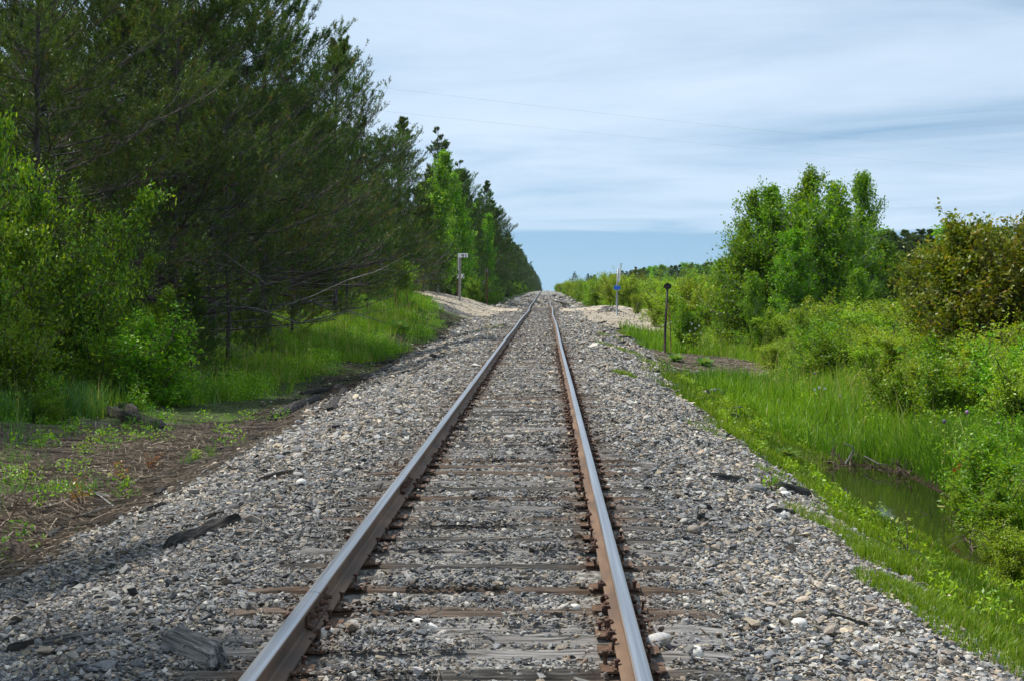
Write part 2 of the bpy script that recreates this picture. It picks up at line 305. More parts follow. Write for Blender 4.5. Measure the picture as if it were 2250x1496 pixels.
def build_ground():
    xs = np.concatenate([[-3000, -1500, -700, -400, -200, -120, -80, -55], np.linspace(-42, -15, 28), np.linspace(-14.5, -6.2, 56), np.arange(-6.05, 8.0, .11), np.linspace(8.15, 16, 40), np.linspace(17, 44, 28), [55, 80, 120, 200, 400, 700, 1500, 3000]])
    ys = np.concatenate([[-400, -150, -60, -30, -15, -8, -3], np.arange(0, 34, .16), np.arange(34, 70, .3), np.arange(70, 130, .5), np.geomspace(130, 1500, 110), [1800, 2400, 3600, 6000]])
    X, Y = np.meshgrid(xs, ys, indexing='ij'); Z = H(X, Y)
    g = gravel_mask(X, Y); s = sand_mask(X, Y)
    n = fbm(X * .5, Y * .5); n2 = fbm(X * 2.5, Y * 2.5)
    col = np.zeros(X.shape + (3,)) + np.array([.045, .062, .022]) * (1 + .5 * n[..., None])
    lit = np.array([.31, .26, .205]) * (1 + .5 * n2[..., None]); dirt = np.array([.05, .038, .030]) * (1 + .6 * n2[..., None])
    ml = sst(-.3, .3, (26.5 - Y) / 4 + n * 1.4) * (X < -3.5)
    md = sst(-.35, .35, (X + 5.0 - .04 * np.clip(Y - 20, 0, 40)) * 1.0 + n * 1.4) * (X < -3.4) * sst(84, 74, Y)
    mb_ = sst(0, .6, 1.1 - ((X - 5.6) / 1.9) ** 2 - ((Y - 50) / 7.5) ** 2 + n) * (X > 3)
    mm = sst(-1.17, -1.26, Z) * (X > 4.2) * sst(32, 28, Y)
    def mx(a, b, m): return a * (1 - m[..., None]) + b * m[..., None]
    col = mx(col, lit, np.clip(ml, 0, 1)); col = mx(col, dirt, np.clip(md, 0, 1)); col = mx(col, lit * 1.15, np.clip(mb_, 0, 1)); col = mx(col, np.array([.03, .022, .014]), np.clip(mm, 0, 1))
    grav = np.array([.22, .21, .19]) * (1 + .25 * n2[..., None]); col = mx(col, grav, g)
    sand = np.array([.33, .285, .22]) * (1 + .25 * n2[..., None]); col = mx(col, sand, s)
    nx, ny = X.shape; idx = np.arange(nx * ny).reshape(nx, ny)
    Fc = np.stack([idx[:-1, :-1], idx[1:, :-1], idx[1:, 1:], idx[:-1, 1:]], -1).reshape(-1, 4)
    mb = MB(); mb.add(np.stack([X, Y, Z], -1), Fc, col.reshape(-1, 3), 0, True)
    m, nt, out = nodes('ground_soil'); lk = nt.links.new
    tc = N(nt, 'ShaderNodeTexCoord'); at = N(nt, 'ShaderNodeAttribute', attribute_name='Col')
    vo = N(nt, 'ShaderNodeTexVoronoi'); vo.inputs['Scale'].default_value = 22; lk(tc.outputs['Object'], vo.inputs['Vector'])
    bw = N(nt, 'ShaderNodeSeparateColor'); lk(vo.outputs['Color'], bw.inputs[0])
    v = math_n(nt, 'ADD', .45, math_n(nt, 'MULTIPLY', bw.outputs[0], 1.1))
    no = N(nt, 'ShaderNodeTexNoise'); no.inputs['Scale'].default_value = 5; no.inputs['Detail'].default_value = 8; no.inputs['Roughness'].default_value = .7; lk(tc.outputs['Object'], no.inputs['Vector'])
    v2 = math_n(nt, 'ADD', .4, math_n(nt, 'MULTIPLY', no.outputs['Fac'], 1.2))
    cc = N(nt, 'ShaderNodeVectorMath', operation='SCALE'); lk(at.outputs['Color'], cc.inputs[0]); lk(math_n(nt, 'MULTIPLY', v, v2), cc.inputs['Scale'])
    p = N(nt, 'ShaderNodeBsdfPrincipled'); lk(cc.outputs[0], p.inputs['Base Color']); p.inputs['Roughness'].default_value = .95; p.inputs['Specular IOR Level'].default_value = .1
    b = N(nt, 'ShaderNodeBump'); b.inputs['Strength'].default_value = .8; b.inputs['Distance'].default_value = .03; lk(math_n(nt, 'ADD', vo.outputs['Distance'], no.outputs['Fac']), b.inputs['Height']); lk(b.outputs[0], p.inputs['Normal'])
    lk(p.outputs[0], out.inputs[0])
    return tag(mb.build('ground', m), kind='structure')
build_ground()

# water in the ditch
def build_water():
    m, nt, out = nodes('ditch_water'); lk = nt.links.new
    p = N(nt, 'ShaderNodeBsdfPrincipled'); p.inputs['Base Color'].default_value = (.018, .022, .006, 1); p.inputs['Roughness'].default_value = .03; p.inputs['IOR'].default_value = 1.45
    no = N(nt, 'ShaderNodeTexNoise'); no.inputs['Scale'].default_value = 6; no.inputs['Detail'].default_value = 3
    tc = N(nt, 'ShaderNodeTexCoord'); lk(tc.outputs['Object'], no.inputs['Vector'])
    b = N(nt, 'ShaderNodeBump'); b.inputs['Strength'].default_value = .07; b.inputs['Distance'].default_value = .02; lk(no.outputs['Fac'], b.inputs['Height']); lk(b.outputs[0], p.inputs['Normal'])
    lk(p.outputs[0], out.inputs[0])
    mb = MB(); ys = np.linspace(2, 31.5, 60); w = np.full(60, 1.0)
    V = np.concatenate([np.stack([4.3 + 0 * ys, ys, 0 * ys - 1.30], -1), np.stack([6.6 + 0 * ys, ys, 0 * ys - 1.30], -1)])
    i = np.arange(59); mb.add(V, np.stack([i, i + 60, i + 61, i + 1], -1), None, 0, True)
    tag(mb.build('water', m), kind='structure')
build_water()

# ------------------------------------------------------------------ ties
def wood_block(rng, Lx, Wy, Tz, nx=60, ny=8, rough=.008, taper=0., bend=0.):
    """eroded plank: long axis X, top at z=0"""
    u = np.linspace(-.5, .5, nx); v = np.linspace(-.5, .5, ny); ox, oy = rng.random(2) * 200
    U, Vv = np.meshgrid(u, v, indexing='ij')
    endj = (vn(v * 9 + ox, oy) * .10 + vn(v * 25 + ox, oy + 5) * .05) * min(Lx, .6)
    endk = (vn(v * 9 + ox + 50, oy) * .10 + vn(v * 25 + ox, oy + 15) * .05) * min(Lx, .6)
    X = U * Lx + np.where(U > 0, (U * 2) ** 8 * endj[None], -((-U * 2) ** 8) * endk[None])
    Y = Vv * Wy * (1 - taper * (U + .5)) * (1 + .12 * vn(U * Lx * 3 + ox, oy)) + bend * (U * 2) ** 2 + .25 * Wy * vn(U * Lx * 1.3 + ox, oy + 40)*.5
    groove = vn(U * Lx * 1.6 + ox, Vv * ny * .9 + oy); fine = vn(U * Lx * 9 + ox, Vv * ny * 1.7 + oy)
    Z = -np.abs(groove) * rough * 2.2 + fine * rough - (np.abs(Vv) * 2) ** 4 * rough * 2.5 - (np.abs(U) * 2) ** 14 * rough * 2
    idx = np.arange(nx * ny).reshape(nx, ny)
    Fc = np.stack([idx[:-1, :-1], idx[1:, :-1], idx[1:, 1:], idx[:-1, 1:]], -1).reshape(-1, 4)
    top = np.stack([X, Y, Z], -1).reshape(-1, 3); bot = top.copy(); bot[:, 2] = -Tz + .3 * bot[:, 2]
    per = np.concatenate([idx[:-1, 0], idx[-1, :-1], idx[:0:-1, -1], idx[0, :0:-1]])
    V = np.concatenate([top, bot]); n = nx * ny
    side = np.stack([per, per + n, np.roll(per, -1) + n, np.roll(per, -1)], -1)
    return V, [Fc, Fc[:, ::-1] + n, side]
def wood_mesh(name, mat, rng, *a, **k):
    V, Fs = wood_block(rng, *a, **k); mb = MB(); mb.add(V, np.concatenate(Fs)); return mb.mesh(name, mat)

tie_meshes = []
for i, (mt) in enumerate(['tie', 'tie_dark', 'tie_brown', 'tie', 'tie_brown', 'tie_dark']):
    tie_meshes.append(wood_mesh('tie', M[mt], np.random.default_rng(50 + i), 2.52, .20, .17, 110, 14, .017))
def plate_mesh():
    mb = MB(); box(mb, -.14, .14, -.075, .075, 0, .010); box(mb, -.088, -.074, -.075, .075, .010, .017); box(mb, .074, .088, -.075, .075, .010, .017)
    return mb.mesh('tie_plate', M['plate'])
def spike_mesh():
    mb = MB(); box(mb, -.008, .008, -.008, .008, -.05, .075)
    tubes(mb, [[(0, 0, .072), (0, 0, .078), (0, 0, .086), (0, 0, .09)]], [[.009, .020, .019, .010]], 8, cap=True); return mb.mesh('spike', M['iron'])
plate_me, spike_me = plate_mesh(), spike_mesh()
def tie_y(py): return 1.65 * F / (py - HY)
tY = [tie_y(p) for p in (1516, 1477, 1430, 1397, 1373, 1340, 1290, 1237, 1207, 1180, 1153, 1135, 1112, 1090, 1070)]
tY = sorted(tY); trng = np.random.default_rng(11)
while len(tY) < 285: tY.append(tY[-1] + float(np.clip(trng.normal(.47, .07), .3, .66)))
TIES = np.array(tY)
tie_word = ['splintered weathered grey', 'dark cracked', 'rust stained brown', 'pale grey split', 'brown weathered', 'blackish eroded']
seqn = ['nearest', 'second nearest', 'third', 'fourth', 'fifth', 'sixth', 'seventh', 'eighth', 'ninth', 'tenth', 'eleventh', 'twelfth', 'thirteenth', 'fourteenth', 'fifteenth', 'sixteenth', 'seventeenth', 'eighteenth', 'nineteenth', 'twentieth']
TIE_VAR = []
for i, y in enumerate(TIES):
    k = int(trng.integers(0, 6)) if y < 16 else int(trng.choice([1, 5, 0, 2]))  # farther ties lean to dark variants, imitating the shadow gaps at their edges
    if i == 0: k = 1
    if i in (5, 6): k = 2
    if i in (3, 4): k = 0
    TIE_VAR.append(k)
    t = empty('railway_tie', (float(track_x(y)), y, float(track_z(y)) - .004 - abs(trng.normal(0, .008))), trng.normal(0, .012))
    lab = (f"{tie_word[k]} wooden tie, {seqn[i]} one counted from the bottom of the picture" if i < 20 else ("weathered wooden tie half buried in gravel between the foreground and the dirt crossing" if y < 96 else "faint distant wooden tie beyond the dirt crossing"))
    tag(t, lab, 'railway tie', 'wooden ties under the rails')
    b = bpy.data.objects.new('beam' if False else 'timber', tie_meshes[k]); COL.objects.link(b); b.parent = t; b.location = (trng.normal(0, .02), 0, 0)
    b.scale = (1 + trng.normal(0, .015), 1 + trng.normal(0, .08), 1); b.rotation_euler = (trng.normal(0, .02), 0, math.pi * int(trng.integers(0, 2)))
    if y < 40:
        for s in (-1, 1):
            p = bpy.data.objects.new('tie_plate', plate_me); COL.objects.link(p); p.parent = t; p.location = (s * .755, 0, .002)
            for dx, dy in ((-.078, -.045), (.078, .048), (-.115, .05), (.112, -.05)):
                if trng.random() < (.12 if abs(dx) < .1 else .72): continue
                q = bpy.data.objects.new('spike', spike_me); COL.objects.link(q); q.parent = t
                up = abs(trng.normal(0, .02)); q.location = (s * .755 + dx, dy, -.05 + up + .015); q.scale = (.8, .8, .85); q.rotation_euler = (trng.normal(0, .12), trng.normal(0, .12), trng.random() * 6)

# ------------------------------------------------------------------ rails
RZ = .016  # rail base height over tie top
prof = [(-.07, 0, 0), (.07, 0, 0), (.07, .011, 0), (.02, .024, 0), (.0085, .035, 0), (.008, .118, 0), (.033, .128, 0), (.0365, .133, 0),
        (.0365, .150, 0), (.034, .157, 1), (.026, .1615, 1), (.012, .163, 1), (-.012, .163, 1), (-.026, .1615, 1), (-.034, .157, 1), (-.0365, .150, 1),
        (-.0365, .133, 0), (-.033, .128, 0), (-.008, .118, 0), (-.0085, .035, 0), (-.02, .024, 0), (-.07, .011, 0)]
def rail(side, y0, y1, label):
    ys = np.concatenate([np.arange(y0, min(y1, 60), .5), np.arange(60, 150, 1.5), np.geomspace(150, 1400, 90)]); ys = ys[(ys >= y0) & (ys < y1)]; ys = np.append(ys, y1)
    c = np.stack([side * .755 + track_x(ys), ys, track_z(ys) + RZ + .004 * vn(ys * .3, side * 9.)], -1)
    if y1 > 100: c[:, 2] += .006 * np.sin(ys / 3.1) * sst(30, 60, ys)
    pr = np.array([(a * .93, b * .86) for a, b, _ in prof]); k = len(pr); n = len(ys)
    V = c[:, None] + np.stack([pr[:, 0], 0 * pr[:, 0], pr[:, 1]], -1)[None]
    idx = np.arange(n * k).reshape(n, k); A = idx[:-1]; B = idx[1:]
    Q = np.stack([A, np.roll(A, -1, 1), np.roll(B, -1, 1), B], -1)
    edgev = np.array([1. if not f else .0 for _, _, f in prof]); edgev[9] = edgev[14] = .55; edgev[10] = edgev[13] = .2; edgev[15] = .85; edgev[8] = .85
    cc = np.tile(np.repeat(edgev[:, None], 3, 1)[None], (n, 1, 1)).reshape(-1, 3)
    mb = MB(); hs = list(range(8, 15)); rs = [j for j in range(k) if j not in hs]
    mb.add(V.reshape(-1, 3), Q[:, rs].reshape(-1, 4), cc, 0, False)
    mb.F.append((Q[:, hs].reshape(-1, 4).astype(np.int32), 1, True))
    for e in (V[0][::-1], V[-1]): mb.add(e, [list(range(k))], np.zeros(3), 0, False)
    return tag(mb.build('rail', [M['rust'], M['head']]), label, 'rail', 'steel rails of the track')
JL1, JL2, JR1 = 7.47, 12.2, 9.9
rl0 = rail(-1, 2, JL1 - .004, "short near end of the left rail, running out of the picture at the bottom")
rl1 = rail(-1, JL1 + .004, JL2 - .004, "short section of the left rail between its two visible joints")
rl2 = rail(-1, JL2 + .004, 1400, "long left rail running from the second joint to the vanishing point")
rr0 = rail(1, 2, 1400, "long right rail with rust brown side running straight to the vanishing point")
def bar_mesh(s):
    mb = MB()
    xw, xo = s * .009, s * .03
    P = [(s * .009, .034), (s * .046, .026), (s * .048, .034), (s * .021, .05), (s * .021, .092), (s * .034, .10), (s * .033, .108), (s * .009, .10)]
    y = [-.3, .3]; V = [(a, yy, b) for yy in y for a, b in P]; k = len(P)
    Q = [[i, (i + 1) % k, (i + 1) % k + k, i + k] for i in range(k)]
    mb.add(V, Q); mb.F.append((np.array([list(range(k))], np.int32), 0, False)); mb.F.append((np.array([list(range(k, 2 * k))], np.int32), 0, False))
    return mb.mesh('joint_bar', M['iron'])
def bolt_mesh(s):
    mb = MB(); tubes(mb, [[(s * .02, 0, 0), (s * .042, 0, 0)]], [[.019, .019]], 6, cap=True); tubes(mb, [[(s * .04, 0, 0), (s * .062, 0, 0)]], [[.011, .011]], 8, cap=True)
    return mb.mesh('bolt', M['iron'])
bars = {s: bar_mesh(s) for s in (-1, 1)}; bolts = {s: bolt_mesh(s) for s in (-1, 1)}
for yj, rl in ((JL1, rl0), (JL2, rl1)):
    for s in (-1, 1):
        b = bpy.data.objects.new('joint_bar', bars[s]); COL.objects.link(b); b.parent = rl; b.location = (-.755 + float(track_x(yj)), yj, RZ + float(track_z(yj)))
        for d in (-.22, -.08, .08, .22):
            q = bpy.data.objects.new('bolt', bolts[s]); COL.objects.link(q); q.parent = b; q.location = (0, d, .073)
def anchor_mesh():
    mb = MB(); box(mb, -.085, .085, -.012, .012, -.016, -.002); box(mb, -.092, -.06, -.016, .016, -.004, .03); box(mb, .06, .092, -.016, .016, -.01, .034)
    tubes(mb, [[(-.07, -.02, .02), (-.085, -.02, .04), (-.098, -.018, .02), (-.095, -.018, -.02)]], [[.011] * 4], 6, cap=True); 
    return mb.mesh('rail_anchor', M['iron'])
anc = anchor_mesh()
for side in (-1, 1):
    for i, y in enumerate(TIES[:80]):
        if i % 3 == 1 or trng.random() < .5: continue
        for e in ((-1, 1) if trng.random() < .6 else (-1,)):
            ya = y + e * .125; par = rr0 if side > 0 else (rl0 if ya < JL1 else rl1 if ya < JL2 else rl2)
            a = bpy.data.objects.new('rail_anchor', anc); COL.objects.link(a); a.parent = par; a.location = (side * .755 + float(track_x(ya)), ya, RZ + float(track_z(ya))); a.scale = (.88, e, .85)

# ------------------------------------------------------------------ ballast stones
def rock_shape(rng, npt, rounded=False):
    bm = bmesh.new()
    if rounded:
        bmesh.ops.create_icosphere(bm, subdivisions=2, radius=.5)
        for v in bm.verts:
            v.co *= 1 + .16 * mnoise.noise(v.co * 2.2 + Vector((rng.random() * 0 + npt, 3, 1)))
    else:
        P = norm(rng.normal(size=(npt, 3))) * .5 * (.8 + .3 * rng.random((npt, 1)))
        for p in P: bm.verts.new(p)
        r = bmesh.ops.convex_hull(bm, input=bm.verts)
        bmesh.ops.delete(bm, geom=[v for v in bm.verts if not v.link_faces], context='VERTS')
    bmesh.ops.triangulate(bm, faces=bm.faces); bm.verts.index_update()
    V = np.array([v.co[:] for v in bm.verts]); Fc = np.array([[v.index for v in f.verts] for f in bm.faces]); bm.free(); return V, Fc
rr_ = np.random.default_rng(5)
SH_HI = [rock_shape(rr_, 13) for _ in range(12)]; SH_LO = [rock_shape(rr_, 8) for _ in range(8)]; SH_RND = [rock_shape(rr_, i, True) for i in range(4)]
PAL = np.array([(.19, .195, .20), (.26, .255, .245), (.12, .125, .13), (.34, .335, .32), (.33, .275, .215), (.25, .215, .18), (.47, .45, .40), (.42, .355, .26), (.07, .075, .08), (.34, .26, .19), (.22, .19, .155)])
def pal_pick(rng, n, tan):
    """tan 0 crushed blue grey .. 1 light river gravel"""
    w0 = np.array([.27, .22, .16, .10, .05, .05, .04, .03, .06, .012, .05]); w1 = np.array([.13, .15, .08, .14, .16, .08, .10, .13, .04, .015, .08])
    u = rng.random(n); t = tan[:, None]; W = w0 / w0.sum() * (1 - t) + w1 / w1.sum() * t; c = (u[:, None] > np.cumsum(W, 1)).sum(1)
    return PAL[np.clip(c, 0, len(PAL) - 1)] * (1 + .22 * rng.normal(size=(n, 1))).clip(.45, 1.6) * (.72 + .25 * t)
def rotmat(rng, n, tilt=.7):
    az = rng.random(n) * 2 * math.pi; ax = rng.normal(size=n) * tilt; ay = rng.normal(size=n) * tilt
    c, s = np.cos, np.sin; Z = np.zeros(n); O = np.ones(n)
    Rz = np.stack([c(az), -s(az), Z, s(az), c(az), Z, Z, Z, O], -1).reshape(n, 3, 3); Rx = np.stack([O, Z, Z, Z, c(ax), -s(ax), Z, s(ax), c(ax)], -1).reshape(n, 3, 3)
    Ry = np.stack([c(ay), Z, s(ay), Z, O, Z, -s(ay), Z, c(ay)], -1).reshape(n, 3, 3); return Rz @ Rx @ Ry
def put_rocks(mb, rng, P, size, col, shapes, smooth=False, flat=.5, tilt=.32):
    n = len(P); k = rng.integers(0, len(shapes), n)
    S = size[:, None] * np.stack([1 + .35 * rng.random(n), .75 + .3 * rng.random(n), flat * (.75 + .5 * rng.random(n))], -1)
    Rm = rotmat(rng, n, tilt)
    for j, (V, Fc) in enumerate(shapes):
        m = np.where(k == j)[0]
        if len(m) == 0: continue
        W = np.einsum('nij,nvj->nvi', Rm[m], V[None] * S[m][:, None]) + P[m][:, None]
        off = (np.arange(len(m)) * len(V))[:, None, None]
        mb.add(W.reshape(-1, 3), (Fc[None] + off).reshape(-1, 3), np.repeat(col[m], len(V), 0), 0, smooth)
def nearest_tie(Y):
    i = np.clip(np.searchsorted(TIES, Y), 1, len(TIES) - 1); d0 = np.abs(Y - TIES[i - 1]); d1 = np.abs(Y - TIES[i]); return np.minimum(d0, d1), np.where(d0 < d1, i - 1, i)
def ballast(rng, y0, y1, dens, size, shapes, xl=-4.3, xr=3.7, smooth=False, frac_cut=0.85):
    n = int((y1 - y0) * (xr - xl) * dens); X = rng.uniform(xl, xr, n); Y = rng.uniform(y0, y1, n)
    el, er = edge_l(Y), edge_r(Y)
    keep = rng.random(n) < sst(-.45, .1, X - el) * sst(-.4, .1, er - X)
    d, ti = nearest_tie(Y)
    onT = (np.abs(X) < 1.26) & (d < .10)
    cover = vn(X * 2.3 + ti * 3.7, ti * 1.9) + .35 * vn(X * 9, ti * 5.) + .12 * np.sin(ti * 12.9)
    far = sst(10, 30, Y) * .10
    keep &= ~(onT & (d < .085 - .05 * cover) & (cover < .20 + .15 * sst(12, 25, Y) + .45 * (np.abs(X) > .9) * sst(18, 12, Y)))
    sz = size * np.exp(rng.normal(size=n) * .42); sz = np.where(np.abs(X) > 1.5, sz * .92, sz)
    xr_ = np.abs(np.abs(X - track_x(Y)) - .755)
    keep &= xr_ > .078 + sz * .35
    X, Y, sz, onT = X[keep], Y[keep], sz[keep], onT[keep]
    Z = H(X, Y) + .01 + rng.random(len(X)) * .025 * (sz / .05) - .008
    inner = np.abs(X) < 1.3
    Z = np.where(inner, track_z(Y) - .050 + rng.random(len(X)) * .030 + .012 * vn(X * 3, Y * 3) + np.where(onT, .054, 0), Z)
    Z = np.where(inner & (np.abs(np.abs(X) - .755) < .2), Z - .012, Z)
    tan = np.clip(.68 + .9 * vn(X * .8, Y * .45) + .25 * sst(1.3, 2.2, np.abs(X)) + .3 * sst(14, 26, Y) - .55 * sst(15, 11, Y) * sst(2.2, 1.0, X), 0, 1)
    col = pal_pick(rng, len(X), tan)
    rust = sst(.30, .10, np.abs(np.abs(X) - .755)) * (.6 * rng.random(len(X)) + .1); col = col * (1 - rust[:, None]) + np.array([.14, .085, .05]) * rust[:, None]
    return np.stack([X, Y, Z], -1), sz, col
mb = MB(); rg = np.random.default_rng(21)
for (y0, y1, dens, size, sh) in ((5.6, 12, 2600, .016, SH_LO), (5.6, 10, 1900, .026, SH_HI), (10, 16, 2000, .028, SH_LO), (16, 24, 1200, .035, SH_LO), (24, 36, 750, .040, SH_LO), (36, 62, 420, .052, SH_LO), (62, 99, 150, .07, SH_LO), (109, 130, 90, .08, SH_LO)):
    P, s, c = ballast(rg, y0, y1, dens, size, sh); put_rocks(mb, rg, P, s, c, sh)
P, s, c = ballast(rg, 5.6, 24, 8, .028, SH_RND); c = np.where(rg.random((len(c), 1)) < .5, np.array([[.42, .40, .36]]), c * 1.15); P[:, 2] += .008; put_rocks(mb, rg, P, s, c, SH_RND, True, .7)
P, s, c = ballast(rg, 110, 240, 5, .22, SH_LO); put_rocks(mb, rg, P, s, c * .9, SH_LO)
tag(mb.build('ballast_gravel', M['rock']), "grey and tan crushed stone ballast around the ties and down both shoulders", 'gravel', kind='stuff')
# noticeable single stones
def boulder(px, py, size, col, label, sc=(1, .8, .7), rnd=True):
    p = ground_hit(px, py); mbx = MB(); rg2 = np.random.default_rng(int(px)); V, Fc = (SH_RND if rnd else SH_HI)[int(px) % 4]
    V = V * np.array(sc) * size; mbx.add(V, Fc, np.array(col), 0, rnd)
    o = mbx.build('stone', M['rock'], None, (p[0], p[1], max(p[2], float(track_z(p[1])) - .02 if abs(p[0]) < 1.3 else p[2]) + size * sc[2] * .32)); o.rotation_euler = (rg2.normal() * .2, rg2.normal() * .2, 0 if sc[0] > 1.5 else rg2.random() * 6)
    tag(o, label, 'stone')
boulder(937, 1386, .075, (.75, .72, .67), "long white stone lying between the rails on the near ties", (2.0, .8, .6))
boulder(716, 1412, .085, (.62, .58, .5), "rounded cream stone just inside the left rail near the bottom", (1.2, 1, .8))
boulder(1447, 1428, .12, (.42, .41, .39), "big pale grey stone just outside the right rail near the bottom", (1.35, .9, .6))
boulder(1530, 1455, .075, (.66, .64, .58), "round white stone outside the right rail, beside the big grey one", (1, 1, .9))
boulder(1755, 1375, .085, (.6, .58, .54), "pale flat stone on the gravel right of the tie ends", (1.2, 1, .6))
boulder(663, 1068, .10, (.66, .64, .6), "white domed stone on the left gravel shoulder beside the dark stick", (1.1, 1, .8))
boulder(1722, 1088, .11, (.6, .6, .58), "white flat stone beside the dark log on the right gravel edge", (1.2, 1, .5))
boulder(1265, 1350, .06, (.62, .6, .55), "small cream stone near the right rail between ties", (1, 1, .8))

# ------------------------------------------------------------------ wood debris on the gravel
def chunk(px, py, px2, py2, width, thick, mat, label, name='wood_chunk', cat='wood', rough=.02, taper=.3, up=None, bend=0.):
    a = ground_hit(px, py); b = ground_hit(px2, py2); a = a.copy(); b = b.copy()
    d = b - a; Lx = float(np.linalg.norm(d)); mid = (a + b) / 2
    me = wood_mesh(name, M[mat], np.random.default_rng(int(px + py)), Lx, width, thick, 40, 8, rough=rough, taper=taper, bend=bend)
    o = bpy.data.objects.new(name, me); COL.objects.link(o); o.rotation_mode = 'XYZ'
    az = math.atan2(d[1], d[0]); el = math.atan2(d[2], math.hypot(d[0], d[1]))
    o.rotation_euler = (0, -el, az); o.location = (mid[0], mid[1], mid[2] + (thick * .85 + .015 if up is None else up))
    return tag(o, label, cat)
chunk(368, 1208, 525, 1148, .26, .12, 'char', "large blackened slab of rotten wood on the left gravel shoulder", taper=.45, rough=.045, up=.09)
chunk(430, 1150, 530, 1120, .06, .04, 'char', "thin dark splinter lying just above the large blackened slab")
chunk(372, 1420, 480, 1475, .15, .12, 'greywood', "grey splintered stub of wood outside the left rail near the bottom", rough=.035, taper=.1)
chunk(15, 1440, 100, 1418, .07, .05, 'char', "dark wood scrap in the bottom left corner of the gravel")
chunk(85, 1425, 235, 1398, .05, .04, 'greywood', "long grey splinter in the bottom left gravel")
chunk(440, 1138, 565, 1105, .045, .04, 'greywood', "narrow weathered lath on the left shoulder above the blackened slab")
chunk(565, 1062, 648, 1040, .06, .05, 'char', "dark stick lying beside the white domed stone on the left shoulder")
chunk(498, 1060, 575, 1018, .12, .03, 'greywood', "pale curled strip of birch bark on the left gravel edge", 'bark_strip', 'bark')
chunk(1395, 1032, 1445, 1038, .12, .08, 'tie', "squared grey board end lying at the right tie ends")
chunk(1562, 1052, 1640, 1062, .12, .06, 'char', "dark brown plank on the right gravel shoulder")
chunk(1705, 1075, 1780, 1095, .15, .10, 'char', "dark rotten log at the right gravel edge above the grass", 'log', 'log')
chunk(1645, 1075, 1680, 1083, .14, .06, 'greywood', "small grey wood scrap between the dark plank and the rotten log")
chunk(1692, 1125, 1745, 1132, .10, .05, 'char', "short dark wood sliver below the rotten log on the right")
chunk(1822, 1362, 1915, 1385, .035, .04, 'char', "thin black stick on the lower right gravel")
chunk(610, 915, 700, 878, .28, .16, 'char', "thick blackened log in the dark dirt beside the left gravel edge", 'log', 'log', .04)
chunk(728, 905, 758, 860, .22, .14, 'char', "stubby dark stump piece in the dirt left of the gravel")
chunk(662, 867, 728, 858, .15, .1, 'char', "dark low log at the edge of the left grass", 'log', 'log')
chunk(798, 838, 862, 805, .18, .12, 'char', "brown rotten beam in the dirt at the foot of the grass bank", 'log', 'log')
chunk(855, 833, 900, 818, .14, .08, 'tie_dark', "dark board at the left gravel edge, nearer of two")
chunk(908, 818, 945, 803, .14, .08, 'tie_dark', "dark board at the left gravel edge, farther of two")
for k, (a, b, c, d) in enumerate(((922, 800, 965, 797), (955, 785, 990, 775), (960, 792, 995, 782), (700, 940, 800, 918), (640, 1000, 690, 985))):
    chunk(a, b, c, d, .09, .05, 'tie', ["grey plank on left shoulder in line with the green herb mound", "grey plank, upper of a close pair on the left shoulder", "grey plank, lower of a close pair on the left shoulder", "long thin grey batten on the left shoulder beside mid distance", "small dark slat near the left gravel edge"][k], 'plank', 'plank')
chunk(232, 908, 360, 945, .26, .2, 'char', "dark rotten log lying in the brown litter on the left", 'log', 'log', .04)
chunk(258, 905, 300, 915, .25, .25, 'char', "short dark stump end behind the rotten log in the brown litter", 'log', 'log', .05)
chunk(0, 1215, 55, 1228, .2, .14, 'tie_brown', "brown frayed log end at the left picture edge", 'log', 'log', .04)
chunk(150, 1085, 245, 1100, .10, .08, 'tie', "brown branch section in the litter at the far left", 'log', 'log', .03)
chunk(1570, 862, 1620, 868, .35, .12, 'greywood', "old grey board lying in the grass on the right", 'plank', 'plank', .02)
chunk(310, 858, 360, 862, .14, .12, 'aspenbark', "short pale birch log at the edge of the left grass", 'log', 'log', .01)
rgd = np.random.default_rng(77)
for k in range(60):
    y = 15 + 60 * rgd.random() ** 1.2; x = float(edge_l(y)) - rgd.uniform(-.35, .9)
    me = wood_mesh('wood_chunk', M[['char', 'char', 'tie_dark'][k % 3]], rgd, rgd.uniform(.3, 1.3), rgd.uniform(.05, .15), .08, 16, 5, rough=.02, taper=.3)
    o = bpy.data.objects.new('wood_chunk', me); COL.objects.link(o); o.location = (x, y, h1(x, y) + .06); o.rotation_euler = (0, rgd.normal() * .06, 1.65 + rgd.normal() * .3)
    tag(o, "dark rotten wood fragment in the dirt along the foot of the left gravel shoulder", 'wood', 'rotten wood along the left shoulder foot')
for k in range(85):
    y = rgd.uniform(27, 80); x = rgd.uniform(2.7, 4.5) if k % 4 else rgd.uniform(-3.6, -1.8)
    me = wood_mesh('wood_chunk', M[['char', 'greywood', 'tie_dark'][k % 3]], rgd, rgd.uniform(.3, .9), rgd.uniform(.05, .14), .06, 16, 5, rough=.015, taper=.3)
    o = bpy.data.objects.new('wood_chunk', me); COL.objects.link(o); o.location = (x, y, h1(x, y) + .05); o.rotation_euler = (0, rgd.normal() * .1, rgd.choice([1.2, 1.4, 1.8, .3]) + rgd.normal() * .3)
    tag(o, "broken scrap of old tie timber on the " + ("right" if x > 0 else "left") + " gravel shoulder in mid distance", 'wood', 'wood scraps along the ' + ('right' if x > 0 else 'left') + ' shoulder')

